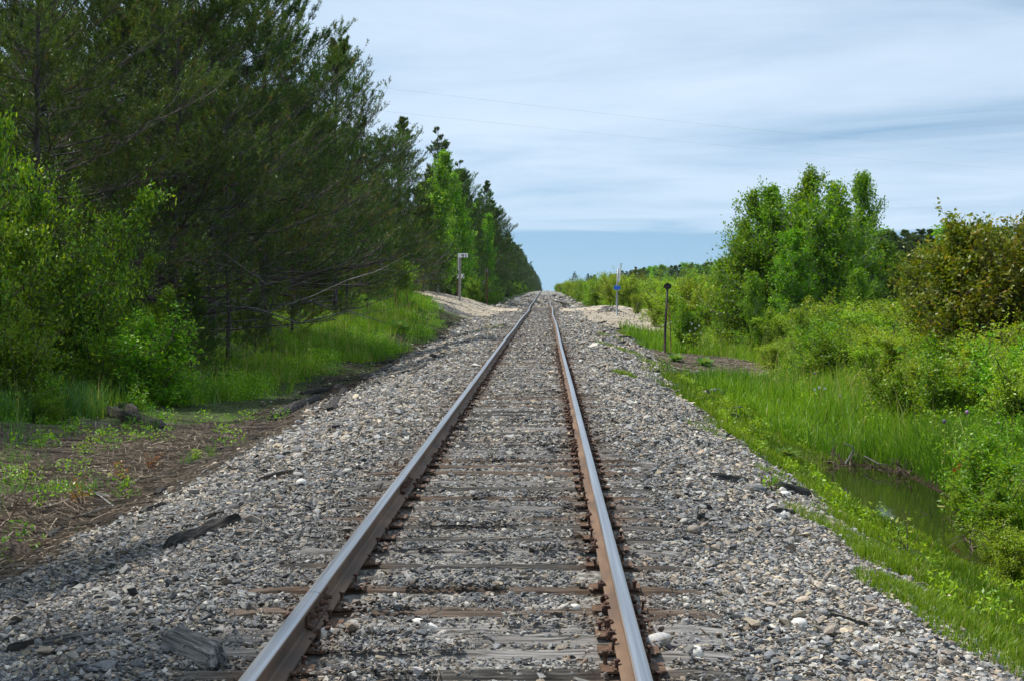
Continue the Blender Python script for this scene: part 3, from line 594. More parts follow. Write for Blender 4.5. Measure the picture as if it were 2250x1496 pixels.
# ------------------------------------------------------------------ plants
def leaves(mb, rng, P, size, up=.5, aspect=.55, v=None, g=None, mat=0, droop=0.):
    n = len(P); d = rng.normal(size=(n, 3)); d[:, 2] -= droop; d = norm(d)
    nn = rng.normal(size=(n, 3)); nn[:, 2] = np.abs(nn[:, 2]) + up; w = norm(np.cross(d, nn)); s = size * (.65 + .7 * rng.random((n, 1)))
    V = np.stack([P - d * s * .5, P + w * s * aspect * .5, P + d * s * .5, P - w * s * aspect * .5], 1)
    idx = np.arange(n * 4).reshape(n, 4)
    c = np.zeros((n, 3)); c[:, 0] = rng.random(n) if v is None else np.clip(v + .25 * rng.normal(size=n), 0, 1); c[:, 1] = (rng.random(n) < .12) * .8 if g is None else g
    mb.add(V.reshape(-1, 3), idx, np.repeat(c, 4, 0), mat)
def needles(mb, rng, P, D, q, shoot, ln, w, v=None, brown=.0):
    n = len(P); P = np.repeat(P, q, 0); D = np.repeat(D, q, 0); t = rng.random((n * q, 1))
    base = P + D * t * shoot; nd = norm(norm(D) * .8 + rng.normal(size=(n * q, 3)) * .55); side = norm(np.cross(nd, rng.normal(size=(n * q, 3)))) * w * .5
    L_ = ln * (.7 + .6 * rng.random((n * q, 1))); V = np.stack([base + side, base - side, base + nd * L_], 1)
    c = np.zeros((n * q, 3)); vv = rng.random(n) if v is None else v; c[:, 0] = np.clip(np.repeat(vv, q) + .2 * rng.normal(size=n * q), 0, 1); c[:, 1] = np.repeat((rng.random(n) < brown) * .9, q)
    mb.add(V.reshape(-1, 3), np.arange(n * q * 3).reshape(-1, 3), np.repeat(c, 3, 0), 0)
def limbs(rng, base, az, el, Ln, k=5, curve=.25, wob=.05):
    n = len(az); d = np.stack([np.cos(az) * np.cos(el), np.sin(az) * np.cos(el), np.sin(el)], -1); s = np.linspace(0, 1, k)
    P = base[:, None] + d[:, None] * (s[None, :, None] * Ln[:, None, None]); P[:, :, 2] += (curve * Ln)[:, None] * s[None] ** 2
    W = np.cumsum(rng.normal(size=(n, k, 3)) * wob, 1) * Ln[:, None, None] * .5; W[:, 0] = 0; return P + W
def along(P, s):
    """points at parameter s (n,m) on polylines P (n,k,3) and tangents"""
    n, k, _ = P.shape; f = s * (k - 1); i = np.clip(f.astype(int), 0, k - 2); t = (f - i)[..., None]; r = np.arange(n)[:, None]
    A = P[r, i]; B = P[r, i + 1]; return A * (1 - t) + B * t, norm(B - A)
def conifer(seed, Ht, Rad, cb=.25, nl=80, subs=8, shoots=3, q=14, needle=(.10, .024), shape='jack', dead=30, mat='needle', tr=.02, shoot=.16, lean=0., elr=(-.1, .8), brown=.04):
    rng = np.random.default_rng(seed); tb, cr = MB(), MB()
    k = 9; s = np.linspace(0, 1, k); ox = np.cumsum(rng.normal(size=k) * .012) * Ht * .5; oy = np.cumsum(rng.normal(size=k) * .012) * Ht * .5; ox[0] = oy[0] = 0
    T = np.stack([ox + lean * s * Ht, oy, s * Ht], -1); tubes(tb, T, Ht * tr * (1 - s * .93) * .55 + .004, 8, mat=0)
    t = cb + (1 - cb) * rng.random(nl) ** (.85 if shape == 'jack' else 1.25) * .985; t.sort(); az = rng.random(nl) * 2 * math.pi
    u = (t - cb) / (1 - cb)
    if shape == 'jack': prof_ = np.sin(np.clip(u * .85 + .25, 0, 1) * math.pi) ** .8 * (.55 + .6 * rng.random(nl)) + .12
    else: prof_ = (1 - u) ** .92 * (.6 + .6 * rng.random(nl)) + .035
    Ln = Rad * prof_; el = elr[0] + (elr[1] - elr[0]) * u + rng.normal(size=nl) * .15
    base, _ = along(T[None], t[None]); B = limbs(rng, base[0], az, el, Ln, 5, .22, .07)
    tubes(tb, B, (Ln * .0055 + .004)[:, None] * np.linspace(1, .3, 5)[None], 4, mat=0)
    S = .2 + .8 * rng.random((nl, subs)) ** .8; sp, sd = along(B, S); sp = sp.reshape(-1, 3); sd = sd.reshape(-1, 3); Lr = np.repeat(Ln, subs) * (.42 - .22 * S.ravel()) + .08
    side = norm(np.cross(sd, [0, 0, 1.])) * rng.choice([-1, 1], (len(sd), 1)); dd = norm(sd * .75 + side * rng.uniform(.3, 1, (len(sd), 1)) + np.array([0, 0, .35]) * rng.uniform(.2, 1.4, (len(sd), 1)))
    SP = np.stack([sp, sp + dd * Lr[:, None] * .5 + rng.normal(size=sp.shape) * .02, sp + dd * Lr[:, None] + np.array([0, 0, .12]) * Lr[:, None]], 1)
    tubes(tb, SP, np.stack([.006 + 0 * Lr, .004 + 0 * Lr, .003 + 0 * Lr], 1), 3, mat=0)
    q1 = .5 + .5 * rng.random((len(SP), shoots)); q1[:, 0] = 1; np_, nd_ = along(SP, q1); np_ = np_.reshape(-1, 3); nd_ = nd_.reshape(-1, 3)
    nd_ = norm(nd_ + rng.normal(size=nd_.shape) * .4 + [0, 0, .45])
    nd_ = nd_ * np.clip(np.repeat(np.repeat(Ln, subs), shoots) / 1.1, .4, 1)[:, None]
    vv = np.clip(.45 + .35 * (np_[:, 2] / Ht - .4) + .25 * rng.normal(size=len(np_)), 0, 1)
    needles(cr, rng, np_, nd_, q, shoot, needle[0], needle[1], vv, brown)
    if dead:
        t = rng.uniform(.05, cb + .25, dead); az = rng.random(dead) * 6.28; Ln = Rad * (.5 + .6 * rng.random(dead)); base, _ = along(T[None], t[None]); B = limbs(rng, base[0], az, rng.normal(size=dead) * .25 + .05, Ln, 6, -.05, .12)
        tubes(tb, B, (Ln * .006 + .004)[:, None] * np.linspace(1, .3, 6)[None], 4, mat=1)
        S = .25 + .75 * rng.random((dead, 10)); sp, sd = along(B, S); sp = sp.reshape(-1, 3); sd = sd.reshape(-1, 3); Lr = np.repeat(Ln, 10) * .32 * rng.uniform(.4, 1, dead * 10)
        dd = norm(sd + rng.normal(size=sd.shape) * .6); SP = np.stack([sp, sp + dd * Lr[:, None] * .5 + rng.normal(size=sp.shape) * .03, sp + dd * Lr[:, None] + rng.normal(size=sp.shape) * .06], 1)
        tubes(tb, SP, np.stack([.006 + 0 * Lr, .0045 + 0 * Lr, .003 + 0 * Lr], 1), 3, mat=1)
    return tb.mesh('trunk', [M['bark'], M['dead']]), cr.mesh('crown', M[mat])
def broadleaf(seed, Ht, Rad, cb=.15, nl=40, subs=8, per=16, leaf=.07, mat='leaf_aspen', bark='aspenbark', stems=1, elr=(.3, 1.2), shape='round', spread=.10, aspect=.7, tr=.016, up=.4, droop=0., sspread=.25, ends=True):
    rng = np.random.default_rng(seed); tb, cr = MB(), MB(); per_st = max(3, nl // stems)
    for st in range(stems):
        h = Ht * (1 if st == 0 else rng.uniform(.5, 1)); k = 8; s = np.linspace(0, 1, k); a = rng.random() * 6.28; ln = 0 if stems == 1 else sspread * rng.uniform(.4, 1.3)
        ox = np.cumsum(rng.normal(size=k) * .02) * h * .4 + math.cos(a) * ln * h * s ** 1.3; oy = np.cumsum(rng.normal(size=k) * .02) * h * .4 + math.sin(a) * ln * h * s ** 1.3; ox -= ox[0]; oy -= oy[0]
        T = np.stack([ox, oy, s * h * (1 - .3 * ln)], -1); T[:, :2] += rng.normal(size=2) * (.0 if stems == 1 else .05 * Rad)
        tubes(tb, T, h * tr * (1 - s * .92) * .6 + .003, 7 if stems == 1 else 5)
        n = per_st; t = cb + (1 - cb) * rng.random(n); az = rng.random(n) * 6.28; u = (t - cb) / (1 - cb)
        pf = np.sin(np.clip(u * .8 + .18, 0, 1) * math.pi) ** .7 if shape == 'round' else (1 - u * .8) ** .8
        Ln = Rad * pf * (rng.uniform(.45, 1.1, n) if stems == 1 else rng.uniform(.25, 1.35, n)) / (1 if stems == 1 else 1.7) + .05; el = elr[0] + (elr[1] - elr[0]) * u + rng.normal(size=n) * .2
        base, _ = along(T[None], t[None]); B = limbs(rng, base[0], az, el, Ln, 5, .15, .1); tubes(tb, B, (Ln * .012 + .004)[:, None] * np.linspace(1, .3, 5)[None], 4)
        S = .2 + .8 * rng.random((n, subs)); sp, sd = along(B, S); sp = sp.reshape(-1, 3); sd = sd.reshape(-1, 3); Lr = np.repeat(Ln, subs) * .38 * rng.uniform(.4, 1.1, n * subs) + .06
        dd = norm(sd * .6 + rng.normal(size=sd.shape) * .7 + [0, 0, .25]); SP = np.stack([sp, sp + dd * Lr[:, None] * .5, sp + dd * Lr[:, None]], 1); tubes(tb, SP, np.stack([.005 + 0 * Lr, .004 + 0 * Lr, .002 + 0 * Lr], 1), 3)
        q1 = rng.random((len(SP), per)); lp, _ = along(SP, q1); lp = lp.reshape(-1, 3) + rng.normal(size=(len(SP) * per, 3)) * spread
        vv = np.repeat(np.clip(.5 + .28 * rng.normal(size=len(SP)), 0, 1), per); leaves(cr, rng, lp, leaf, up, aspect, vv, None, 0, droop)
    return tb.mesh('trunk' if stems == 1 else 'stem', M[bark]), cr.mesh('crown' if stems == 1 else 'foliage', M[mat])
def plant(name, mm, loc, label, cat, group=None, rz=0, sc=1.0, sz=None):
    if cat == 'shrub' and mm in S_y: name, cat = 'willow_bush', 'willow'
    e = empty(name, loc, rz); e.scale = (sc, sc, sz or sc); tag(e, label, cat, group)
    for m in mm:
        o = bpy.data.objects.new(m.name.split('.')[0], m); COL.objects.link(o); o.parent = e
    return e

# pines
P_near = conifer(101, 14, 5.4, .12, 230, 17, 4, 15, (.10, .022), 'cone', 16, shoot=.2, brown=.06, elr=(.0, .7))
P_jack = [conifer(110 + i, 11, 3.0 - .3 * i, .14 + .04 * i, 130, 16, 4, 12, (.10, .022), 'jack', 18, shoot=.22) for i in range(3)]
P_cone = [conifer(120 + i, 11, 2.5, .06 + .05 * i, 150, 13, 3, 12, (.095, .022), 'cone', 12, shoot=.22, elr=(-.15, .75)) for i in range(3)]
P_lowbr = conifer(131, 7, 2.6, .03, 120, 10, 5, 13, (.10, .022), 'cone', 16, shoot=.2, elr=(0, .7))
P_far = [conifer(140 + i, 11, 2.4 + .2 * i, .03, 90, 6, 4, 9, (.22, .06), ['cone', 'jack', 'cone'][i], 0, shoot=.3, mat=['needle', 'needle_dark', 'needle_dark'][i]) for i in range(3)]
M['needle_olive'] = leaf_mat('olive_needles', (.07, .10, .010), (.19, .21, .02), (.22, .13, .04), .34, .03)
P_olive = conifer(152, 9, 2.6, .05, 140, 14, 4, 12, (.10, .022), 'jack', 10, shoot=.2, mat='needle_olive', brown=.08)
P_dead = conifer(150, 9, 2.0, .9, 4, 3, 2, 6, dead=60)
rgt = np.random.default_rng(900)
def tree_at(name, mm, px, Y, topy, baseH, label, cat='pine tree', group=None, wid=1.0):
    x, y, z = gpt(px, Y); Ht = top_z(px, topy, Y) - z; s = Ht / baseH
    e = plant(name, mm, (x, y, z - .05), label, cat, group, rgt.random() * 6.28, s * wid, s); return e
# front row, placed from the picture
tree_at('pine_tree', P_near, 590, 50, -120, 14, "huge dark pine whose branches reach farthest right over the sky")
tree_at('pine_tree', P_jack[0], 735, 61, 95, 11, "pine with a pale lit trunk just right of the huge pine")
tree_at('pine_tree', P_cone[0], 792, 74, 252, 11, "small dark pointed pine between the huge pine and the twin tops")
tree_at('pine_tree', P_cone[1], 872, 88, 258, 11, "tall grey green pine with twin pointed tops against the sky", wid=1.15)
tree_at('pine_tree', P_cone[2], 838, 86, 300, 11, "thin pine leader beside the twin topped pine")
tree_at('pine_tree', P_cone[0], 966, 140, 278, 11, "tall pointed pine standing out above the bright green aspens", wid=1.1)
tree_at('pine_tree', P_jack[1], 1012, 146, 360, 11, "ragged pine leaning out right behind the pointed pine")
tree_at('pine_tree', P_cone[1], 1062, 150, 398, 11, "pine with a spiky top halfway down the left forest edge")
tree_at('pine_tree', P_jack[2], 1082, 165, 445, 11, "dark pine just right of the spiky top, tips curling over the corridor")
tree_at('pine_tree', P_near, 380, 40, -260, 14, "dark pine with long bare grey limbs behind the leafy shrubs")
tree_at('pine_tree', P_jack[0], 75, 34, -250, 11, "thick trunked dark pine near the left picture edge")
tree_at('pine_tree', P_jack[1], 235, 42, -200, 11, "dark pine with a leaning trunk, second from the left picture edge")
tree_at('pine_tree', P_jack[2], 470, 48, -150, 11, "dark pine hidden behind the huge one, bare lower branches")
tree_at('dead_pine', P_dead, 705, 70, 470, 9, "grey dead pine skeleton inside the left forest edge", 'dead tree')
tree_at('dead_pine', P_dead, 345, 41, 400, 9, "bare grey dead branches beside the leafy shrub on the left", 'dead tree')
tree_at('dead_pine', P_dead, 500, 42, 330, 9, "bare twiggy dead tree in front of the huge dark pine", 'dead tree')
for i, (px, Y, ty) in enumerate(((640, 52, 420), (760, 66, 380), (690, 62, 520), (830, 80, 470), (905, 95, 500), (420, 38, 600), (560, 44, 640), (850, 86, 520), (930, 104, 430))):
    tree_at('young_pine', P_olive if i in (0, 1, 3, 4, 7) else P_lowbr, px, Y, ty, 9 if i in (0, 1, 3, 4, 7) else 7, ["olive young pine below the pale lit trunk", "young pine with yellowish tips right of the pale trunk", "low bushy pine at the back of the left grass", "dense young pine behind the round bright bush", "young pine beside the bright aspens, behind the mile board", "low dark pine behind the bare branches on the left", "dark low pine under the huge pine", "young pine with rusty tips left of the aspens", "young pine filling the gap below the pointed pine"][i], 'pine tree')
# filler rows
G1 = "dark pine standing deep in the left forest behind the front row"
for Y in np.arange(26, 120, 4.2):
    for rrow in range(4):
        px_edge = np.interp(Y, [26, 50, 80, 110, 125], [-120, 380, 720, 900, 960]); x = pt(px_edge, 600, Y)[0] - 2.5 - rrow * 3.4 + rgt.normal() * .7
        if rrow == 0 and Y < 60: continue
        y = Y + rgt.normal() * 1.2; z = h1(x, y); m = (P_jack + P_cone)[int(rgt.integers(0, 6))]; s = rgt.uniform(.9, 1.25)
        if Y > 66: s *= .82
        plant('pine_tree', m, (x, y, z - .1), G1, 'pine tree', 'pines deep in the left forest', rgt.random() * 6.28, s * 1.05, s)
G2 = "small distant pine in the row along the left side of the corridor"
Yv = 128.
while Yv < 1150:
    for rrow in range(2 if Yv < 500 else 1):
        x = -6.7 - rrow * 3.2 - rgt.random() * 1.3 + .0022 * max(Yv - 180, 0); y = Yv + rgt.normal() * 1.0; z = h1(x, y); s = rgt.uniform(.8, 1.08) * (1 + .12 * rrow)
        plant('pine_tree', P_far[int(rgt.integers(0, 3))] if Yv > 190 or rrow else P_cone[int(rgt.integers(0, 3))], (x, y, z - .1), G2, 'pine tree', 'pines along the left of the corridor', rgt.random() * 6.28, s, s * (1.0 if Yv < 300 else .95))
    Yv += 3.2 + Yv * .012
# right far forest
G3 = "dark conifer in the distant forest line beyond the right-hand bushes"
B_far = [broadleaf(160 + i, 9, 2.6, .1, 40, 6, 9, .28, 'leaf', spread=.2) for i in range(2)]
def far_line(pa, pb, Ya, Yb, ta, tb_, n, jit=12):
    for k in range(n):
        f = k / (n - 1); px = pa + (pb - pa) * f + rgt.normal() * 4; Y = Ya + (Yb - Ya) * f + rgt.normal() * 6; ty = ta + (tb_ - ta) * f + abs(rgt.normal()) * jit * 300 / Y * .5
        if rgt.random() < (.66 if px < 1900 else .9): tree_at('pine_tree', P_far[int(rgt.integers(0, 3))], px, Y, ty, 11, G3, 'pine tree', 'conifers in the far right forest', 1.7)
        else: tree_at('leafy_tree', B_far[int(rgt.integers(0, 2))], px, Y, ty + 3, 9, "green leafy tree in the distant forest line beyond the right-hand bushes", 'tree', 'leafy trees in the far right forest', 1.8)
far_line(1300, 1420, 560, 420, 606, 588, 20); far_line(1420, 1620, 420, 300, 586, 568, 34); far_line(1600, 1940, 300, 230, 572, 535, 28); far_line(1930, 2400, 225, 170, 508, 490, 40, 10)
tree_at('leafy_tree', B_far[0], 2085, 205, 505, 9, "rounded green tree topping the distant forest at the right", 'tree', None, 1.2)
tree_at('pine_tree', P_cone[0], 1262, 240, 596, 11, "small lone pine right of the track vanishing point, nearer the rails", wid=1.3)
tree_at('pine_tree', P_cone[1], 1290, 240, 601, 11, "small lone pine just right of the other, beyond the bushes", wid=1.3)
tree_at('pine_tree', P_olive, 1397, 130, 588, 9, "olive bushy pine behind the blue sign post", wid=1.0)
tree_at('pine_tree', P_cone[2], 1552, 250, 570, 11, "thin dark spruce spire above the yellow bushes")

# aspens and leafy trees
A = [broadleaf(170 + i, 6.4, 1.75, .06, 100, 9, 20, .10, 'leaf_aspen', elr=(.35, 1.25)) for i in range(3)]
A_slim = broadleaf(175, 7, 1.5, .06, 90, 9, 18, .11, 'leaf', elr=(.5, 1.3))
for px, Y, ty, k, w, lab in ((1780, 60, 398, 0, .95, "tallest aspen in the right grove, with a pointed top"), (1888, 61, 402, 1, .72, "slim aspen with an open spire at the right of the grove"), (1700, 59, 432, 2, .95, "aspen with a lobed crown left of the tallest one"),
                             (1640, 60, 500, 0, .85, "shorter aspen at the left edge of the grove"), (1835, 58, 470, 2, .95, "aspen filling the middle of the grove beside the spire"), (1740, 56, 520, 1, 1.1, "low spreading aspen at the front of the grove"),
                             (1945, 60, 545, 0, 1.1, "low aspen at the right foot of the grove"), (1880, 55, 600, 1, 1.2, "bushy young aspen in front of the open spire"), (1990, 62, 590, 2, 1.1, "rounded young aspen between the grove and the olive bushes"), (1660, 55, 610, 2, 1.1, "bushy young aspen at the front left of the grove")):
    tree_at('aspen_tree', A[k], px, Y, ty, 6.4, lab, 'aspen', None, w)
for px, Y, ty, w, lab in ((962, 117, 345, 1.0, "taller bright green aspen against the left pines"), (1008, 121, 392, .95, "second bright green aspen, right of the taller one"), (1073, 142, 478, .8, "small bright aspen farther along the left forest edge"), (1040, 136, 520, .9, "bright leafy sapling between the two aspens and the corridor"), (900, 92, 560, .9, "dull green aspen sapling left of the mile board")):
    tree_at('aspen_tree', A_slim, px, Y, ty, 7, lab, 'aspen', None, w)
A_wide = broadleaf(178, 5.5, 3.0, .03, 260, 10, 17, .10, 'leaf_aspen', 'aspenbark', 5, elr=(.0, 1.1), sspread=.33)
for px, Y, ty, w, lab in ((1690, 59, 432, .9, "broad round aspen clump on the left side of the grove"), (1790, 58, 415, .95, "broad aspen clump at the heart of the grove"), (1880, 59, 462, .9, "broad aspen clump under the open spire"), (1950, 60, 560, .9, "broad low aspen clump at the right of the grove"), (1640, 60, 540, .8, "low aspen clump at the left foot of the grove")):
    tree_at('aspen_tree', A_wide, px, Y, ty, 5.5, lab, 'aspen', None, w)
# leafy trees at the left edge
Lf = broadleaf(180, 5.2, 2.7, .03, 190, 10, 17, .11, 'leaf_cherry_shaded', 'twig', 5, elr=(-.05, .8), aspect=.45, droop=.6, sspread=.45)
Lf2 = broadleaf(181, 5.2, 2.2, .05, 150, 10, 17, .11, 'leaf_cherry_shaded', 'twig', 4, elr=(0, .9), aspect=.45, droop=.6, sspread=.4)
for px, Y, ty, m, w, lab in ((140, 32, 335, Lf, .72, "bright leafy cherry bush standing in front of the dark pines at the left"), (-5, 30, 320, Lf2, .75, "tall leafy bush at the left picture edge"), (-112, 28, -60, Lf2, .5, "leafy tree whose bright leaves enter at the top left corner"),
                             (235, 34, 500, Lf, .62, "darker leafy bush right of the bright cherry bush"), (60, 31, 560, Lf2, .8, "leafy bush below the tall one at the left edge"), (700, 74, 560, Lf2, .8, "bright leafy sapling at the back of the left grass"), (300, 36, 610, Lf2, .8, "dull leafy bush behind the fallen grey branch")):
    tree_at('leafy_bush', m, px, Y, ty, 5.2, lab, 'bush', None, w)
# shrubs
S_y = [broadleaf(190 + i, 2.0, 1.6 - .3 * i, .05, 110, 8, 19, .07, 'leaf_yellow', 'twig', 11, elr=(.3, 1.3), aspect=.4, spread=.06, sspread=.4) for i in range(2)]
S_g = [broadleaf(195 + i, 2.0, 1.6 - .3 * i, .04, 110, 8, 19, .075, 'leaf', 'twig', 10, elr=(.2, 1.3), aspect=.45, spread=.07, sspread=.4) for i in range(2)]
S_o = [broadleaf(199 + i, 4.8, 2.6, .03, 330, 10, 21, .11, 'leaf_olive', 'twig', 6, elr=(.0, .9), aspect=.5, spread=.10, sspread=.3) for i in range(2)]
for px, Y, ty, k, w, lab in ((2235, 32, 425, 0, 1.0, "tall olive brown bush cut by the right picture edge"), (2140, 34, 530, 1, 1.0, "olive bush left of the tall one at the right edge"), (2060, 38, 610, 0, .9, "low olive bush nearest the aspen grove"), (2200, 32, 640, 1, 1.1, "brownish olive bush in front of the tall one"), (2290, 31, 440, 1, 1.1, "olive bush mostly beyond the right picture edge"), (2110, 33.5, 690, 0, 1.2, "low dark olive bush above the ditch grass")):
    tree_at('olive_bush', S_o[k], px, Y, ty, 4.8, lab, 'bush', None, w)
def shrub_at(mm, px, Y, ty, lab, group=None, w=1.2, name='shrub'):
    return tree_at(name, mm, px, Y, ty, 2.0, lab, 'shrub', group, w)
named = [(S_g[1], 2200, 19, 965, "leafy shrub rising over the ditch grass near the right edge", 1.3), (S_g[0], 2235, 17.5, 1050, "near leafy shrub cut by the right picture edge", 1.5), (S_g[0], 2150, 21.5, 955, "leafy shrub behind the orange flowers", 1.3), (S_y[1], 2090, 24, 930, "small willow above the right corner of the pool", 1.3), (S_y[0], 2248, 15.6, 1150, "willow at the right picture edge, below the leafy shrubs", 1.3), (S_g[0], 872, 82, 575, "round bright bush on the grass bank left of the mile board", 1.2), (S_g[1], 735, 66, 622, "bright sapling bush at the back of the left grass", 1.0), (S_g[0], 25, 27.5, 690, "small leafy shrub at the left picture edge above the grass", .9),
         (S_g[1], 105, 27, 860, "low round shrub in the tall grass at the left", 1.2), (S_g[0], 210, 31, 740, "shrub with pale blossoms under the leafy bushes", 1.2), (S_g[1], 330, 31, 700, "dark green shrub behind the fallen branch", 1.3), (S_y[0], 1500, 74, 625, "big yellow green shrub right of the black marker post", 1.3),
         (S_g[1], 1510, 58, 665, "dark rounded shrub right of the black marker post", .8), (S_y[1], 1445, 84, 640, "yellow green shrub left of the black marker post", 1.1), (S_y[0], 1560, 70, 618, "yellow green shrub left of the aspen grove", 1.3), (S_y[1], 1855, 50, 690, "pale yellow willow sapling in front of the aspens", .6),
         (S_y[0], 1700, 46, 752, "low yellow willow at the foot of the aspen grove, left end", 1.5), (S_y[1], 1790, 44, 770, "low yellow willow at the foot of the aspen grove, middle", 1.6), (S_y[0], 1900, 43, 765, "low yellow willow below the olive bushes", 1.6), (S_y[1], 1990, 38, 800, "spreading yellow willow right of the daisies", 1.6),
         (S_g[0], 2160, 24, 935, "leafy green shrub on the right ditch bank, upper", 1.3), (S_g[1], 2240, 20.5, 1000, "leafy green shrub at the right picture edge beside the ditch", 1.4), (S_y[0], 2188, 16.6, 1182, "small yellow willow overhanging the near ditch mud", .9), (S_y[1], 2080, 29, 860, "yellow green shrub above the ditch pool", 1.4),
         (S_g[0], 2230, 27, 840, "tall green shrub between olive bushes and ditch", 1.3), (S_g[1], 1960, 31, 880, "low green shrub behind the ditch pool", 1.4), (S_y[0], 1400, 95, 645, "small leafy sapling by the right end of the dirt crossing", .7), (S_g[1], 1600, 62, 690, "bushy shrub under the left side of the grove", 1.3), (S_y[1], 2120, 20.5, 1050, "low yellow shrub on the ditch bank", 1.2), (S_g[0], 2050, 44, 730, "green shrub between grove and olive bushes", 1.5), (S_g[1], 1950, 48, 700, "green shrub at the right foot of the grove", 1.4)]
for mm, px, Y, ty, lab, w in named: shrub_at(mm, px, Y, ty, lab, None, w)
G4 = "yellow green shrub in the thicket along the right side beyond the crossing"
for k in range(100):
    Y = 108 * (5.5 ** rgt.random()); x = 4.5 + abs(rgt.normal()) * 2.0 - .0022 * max(Y - 130, 0); 
    if k % 3 == 0: x += 4
    z = h1(x, Y); s = rgt.uniform(.7, 1.25)
    plant('shrub', (S_y + S_g)[int(rgt.integers(0, 4))], (x, Y, z - .05), G4, 'shrub', 'shrubs along the right of the corridor', rgt.random() * 6, s * 1.2, s)
G5 = "mid green shrub in the thicket behind the marker posts on the right"
for k in range(50):
    Y = rgt.uniform(60, 135); x = rgt.uniform(8, 26) + (Y - 60) * .04; z = h1(x, Y); s = rgt.uniform(.8, 1.3)
    plant('shrub', (S_y + S_g)[int(rgt.integers(0, 4))], (x, Y, z - .05), G5, 'shrub', 'shrubs in the right thicket', rgt.random() * 6, s * 1.25, s)
G8 = "yellow green willow shrub crowding the meadow between the ditch and the grove"
for k in range(95):
    Y = rgt.uniform(26, 56); x = rgt.uniform(7.4 if Y < 44 else 8.6, 8 + Y * .16); z = h1(x, Y); s = rgt.uniform(.4, .85)
    plant('shrub', (S_y + S_g + S_y)[int(rgt.integers(0, 6))], (x, Y, z - .05), G8, 'shrub', 'willow shrubs in the right meadow', rgt.random() * 6, s * 1.5, s)
G9 = "leafy green shrub on the right bank above the ditch water"
for k in range(48):
    Y = rgt.uniform(11, 29); x = rgt.uniform(5.9 if Y < 18 else 6.7, 9); z = h1(x, Y); s = rgt.uniform(.28, .6) * (1 + .16 * (x - 6))
    plant('shrub', (S_g + S_y + S_g)[int(rgt.integers(0, 6))], (x, Y, z - .05), G9, 'shrub', 'shrubs on the ditch bank', rgt.random() * 6, s * 1.15, s)
G6 = "dark understorey shrub at the foot of the left forest"
for k in range(50):
    Y = rgt.uniform(27, 118); pe = np.interp(Y, [26, 50, 80, 110, 125], [60, 480, 770, 930, 980]); x = pt(pe, 600, Y)[0] - abs(rgt.normal()) * 2.0; z = h1(x, Y); s = rgt.uniform(.5, 1.0)
    plant('shrub', S_g[int(rgt.integers(0, 2))], (x, Y, z - .05), G6, 'shrub', 'understorey shrubs in the left forest', rgt.random() * 6, s * 1.1, s)
G7 = "green shrub lining the left of the corridor beyond the crossing"
for k in range(55):
    Y = 118 * (5. ** rgt.random()); x = -4.9 - abs(rgt.normal()) * .7 + .0016 * max(Y - 150, 0); z = h1(x, Y); s = rgt.uniform(.5, 1.1)
    plant('shrub', S_g[int(rgt.integers(0, 2))], (x, Y, z - .05), G7, 'shrub', 'shrubs along the left of the corridor', rgt.random() * 6, s, s)
# pines beside the photographer, just outside the frame, that shade the left foreground
for k, (x, y) in enumerate(((-7.6, 8.6), (-6.6, 4.6), (-9.2, 12.6))):
    plant('pine_tree', P_cone[k], (x, y, h1(x, y) - .1), "pine beside the near track on the left, just outside the picture", 'pine tree', 'pines just outside the picture', k * 2., 1.25, 1.2)

# ------------------------------------------------------------------ grass and ground cover
def blades(mb, rng, X, Y, h, w, lean=.35, v=.5, g=None, droop=.3):
    n = len(X); Z = H(X, Y) - .01; a = rng.random(n) * 6.28; hh = h * (.5 + .8 * rng.random(n)); ln = lean * hh * rng.random(n) * 1.3; dx, dy = np.cos(a) * ln, np.sin(a) * ln; b = rng.random(n) * 3.14; wx, wy = np.cos(b) * w * .5, np.sin(b) * w * .5
    P0 = np.stack([X, Y, Z], -1); W = np.stack([wx, wy, 0 * wx], -1); Mi = P0 + np.stack([dx * .4, dy * .4, hh * .6], -1); T = P0 + np.stack([dx, dy, hh * (1 - droop * rng.random(n) * .4)], -1)
    V = np.stack([P0 - W, P0 + W, Mi + W * .75, Mi - W * .75, T], 1); i = np.arange(n) * 5
    c = np.zeros((n, 3)); c[:, 0] = np.clip(v + .42 * rng.normal(size=n), 0, 1); pg = .07 + .3 * sst(.05, .5, fbm(X * .5 + 40, Y * .4)); c[:, 1] = (rng.random(n) < pg) * rng.random(n) if g is None else g; c = np.repeat(c, 5, 0)
    mb.add(V.reshape(-1, 3), np.stack([i, i + 1, i + 2, i + 3], -1), c); mb.F.append((np.stack([i + 3, i + 2, i + 4], -1).astype(np.int32) + (mb.n - n * 5), 0, False))
gr = np.random.default_rng(333)
def scatter(x0, x1, y0, y1, dens, f):
    n = int((x1 - x0) * (y1 - y0) * dens); X = gr.uniform(x0, x1, n); Y = gr.uniform(y0, y1, n); k = gr.random(n) < f(X, Y); return X[k], Y[k]
def leftgrass(X, Y):
    n = fbm(X * .6, Y * .5); e = np.interp(Y, [22, 28, 36, 46, 52, 60, 66, 74, 84, 92, 100], [-9.5, -7.6, -6.3, -5.5, -5.0, -5.0, -5.5, -5.3, -5.9, -7.2, -9.0]); return sst(-.3, .5, e - X + n * 1.6) * sst(112, 104, Y)
mb = MB()
for (y0, y1, d, hh, w) in ((20, 34, 330, .42, .012), (34, 60, 170, .36, .018), (60, 112, 70, .42, .03)):
    X, Y = scatter(-15, -4.3, y0, y1, d, leftgrass); v = .38 + 1.2 * fbm(X * .5, Y * .4)
    blades(mb, gr, X, Y, hh * (1 + .7 * fbm(X * .8 + 4, Y * .8)), w, .6, v)
X, Y = scatter(-14, -4.3, 24, 100, 5, leftgrass); blades(mb, gr, X, Y, .8, .014, .4, .9, .95)
tag(mb.build('grass', M['grass']), "bright green grass covering the left bank below the pines", 'grass', kind='stuff')
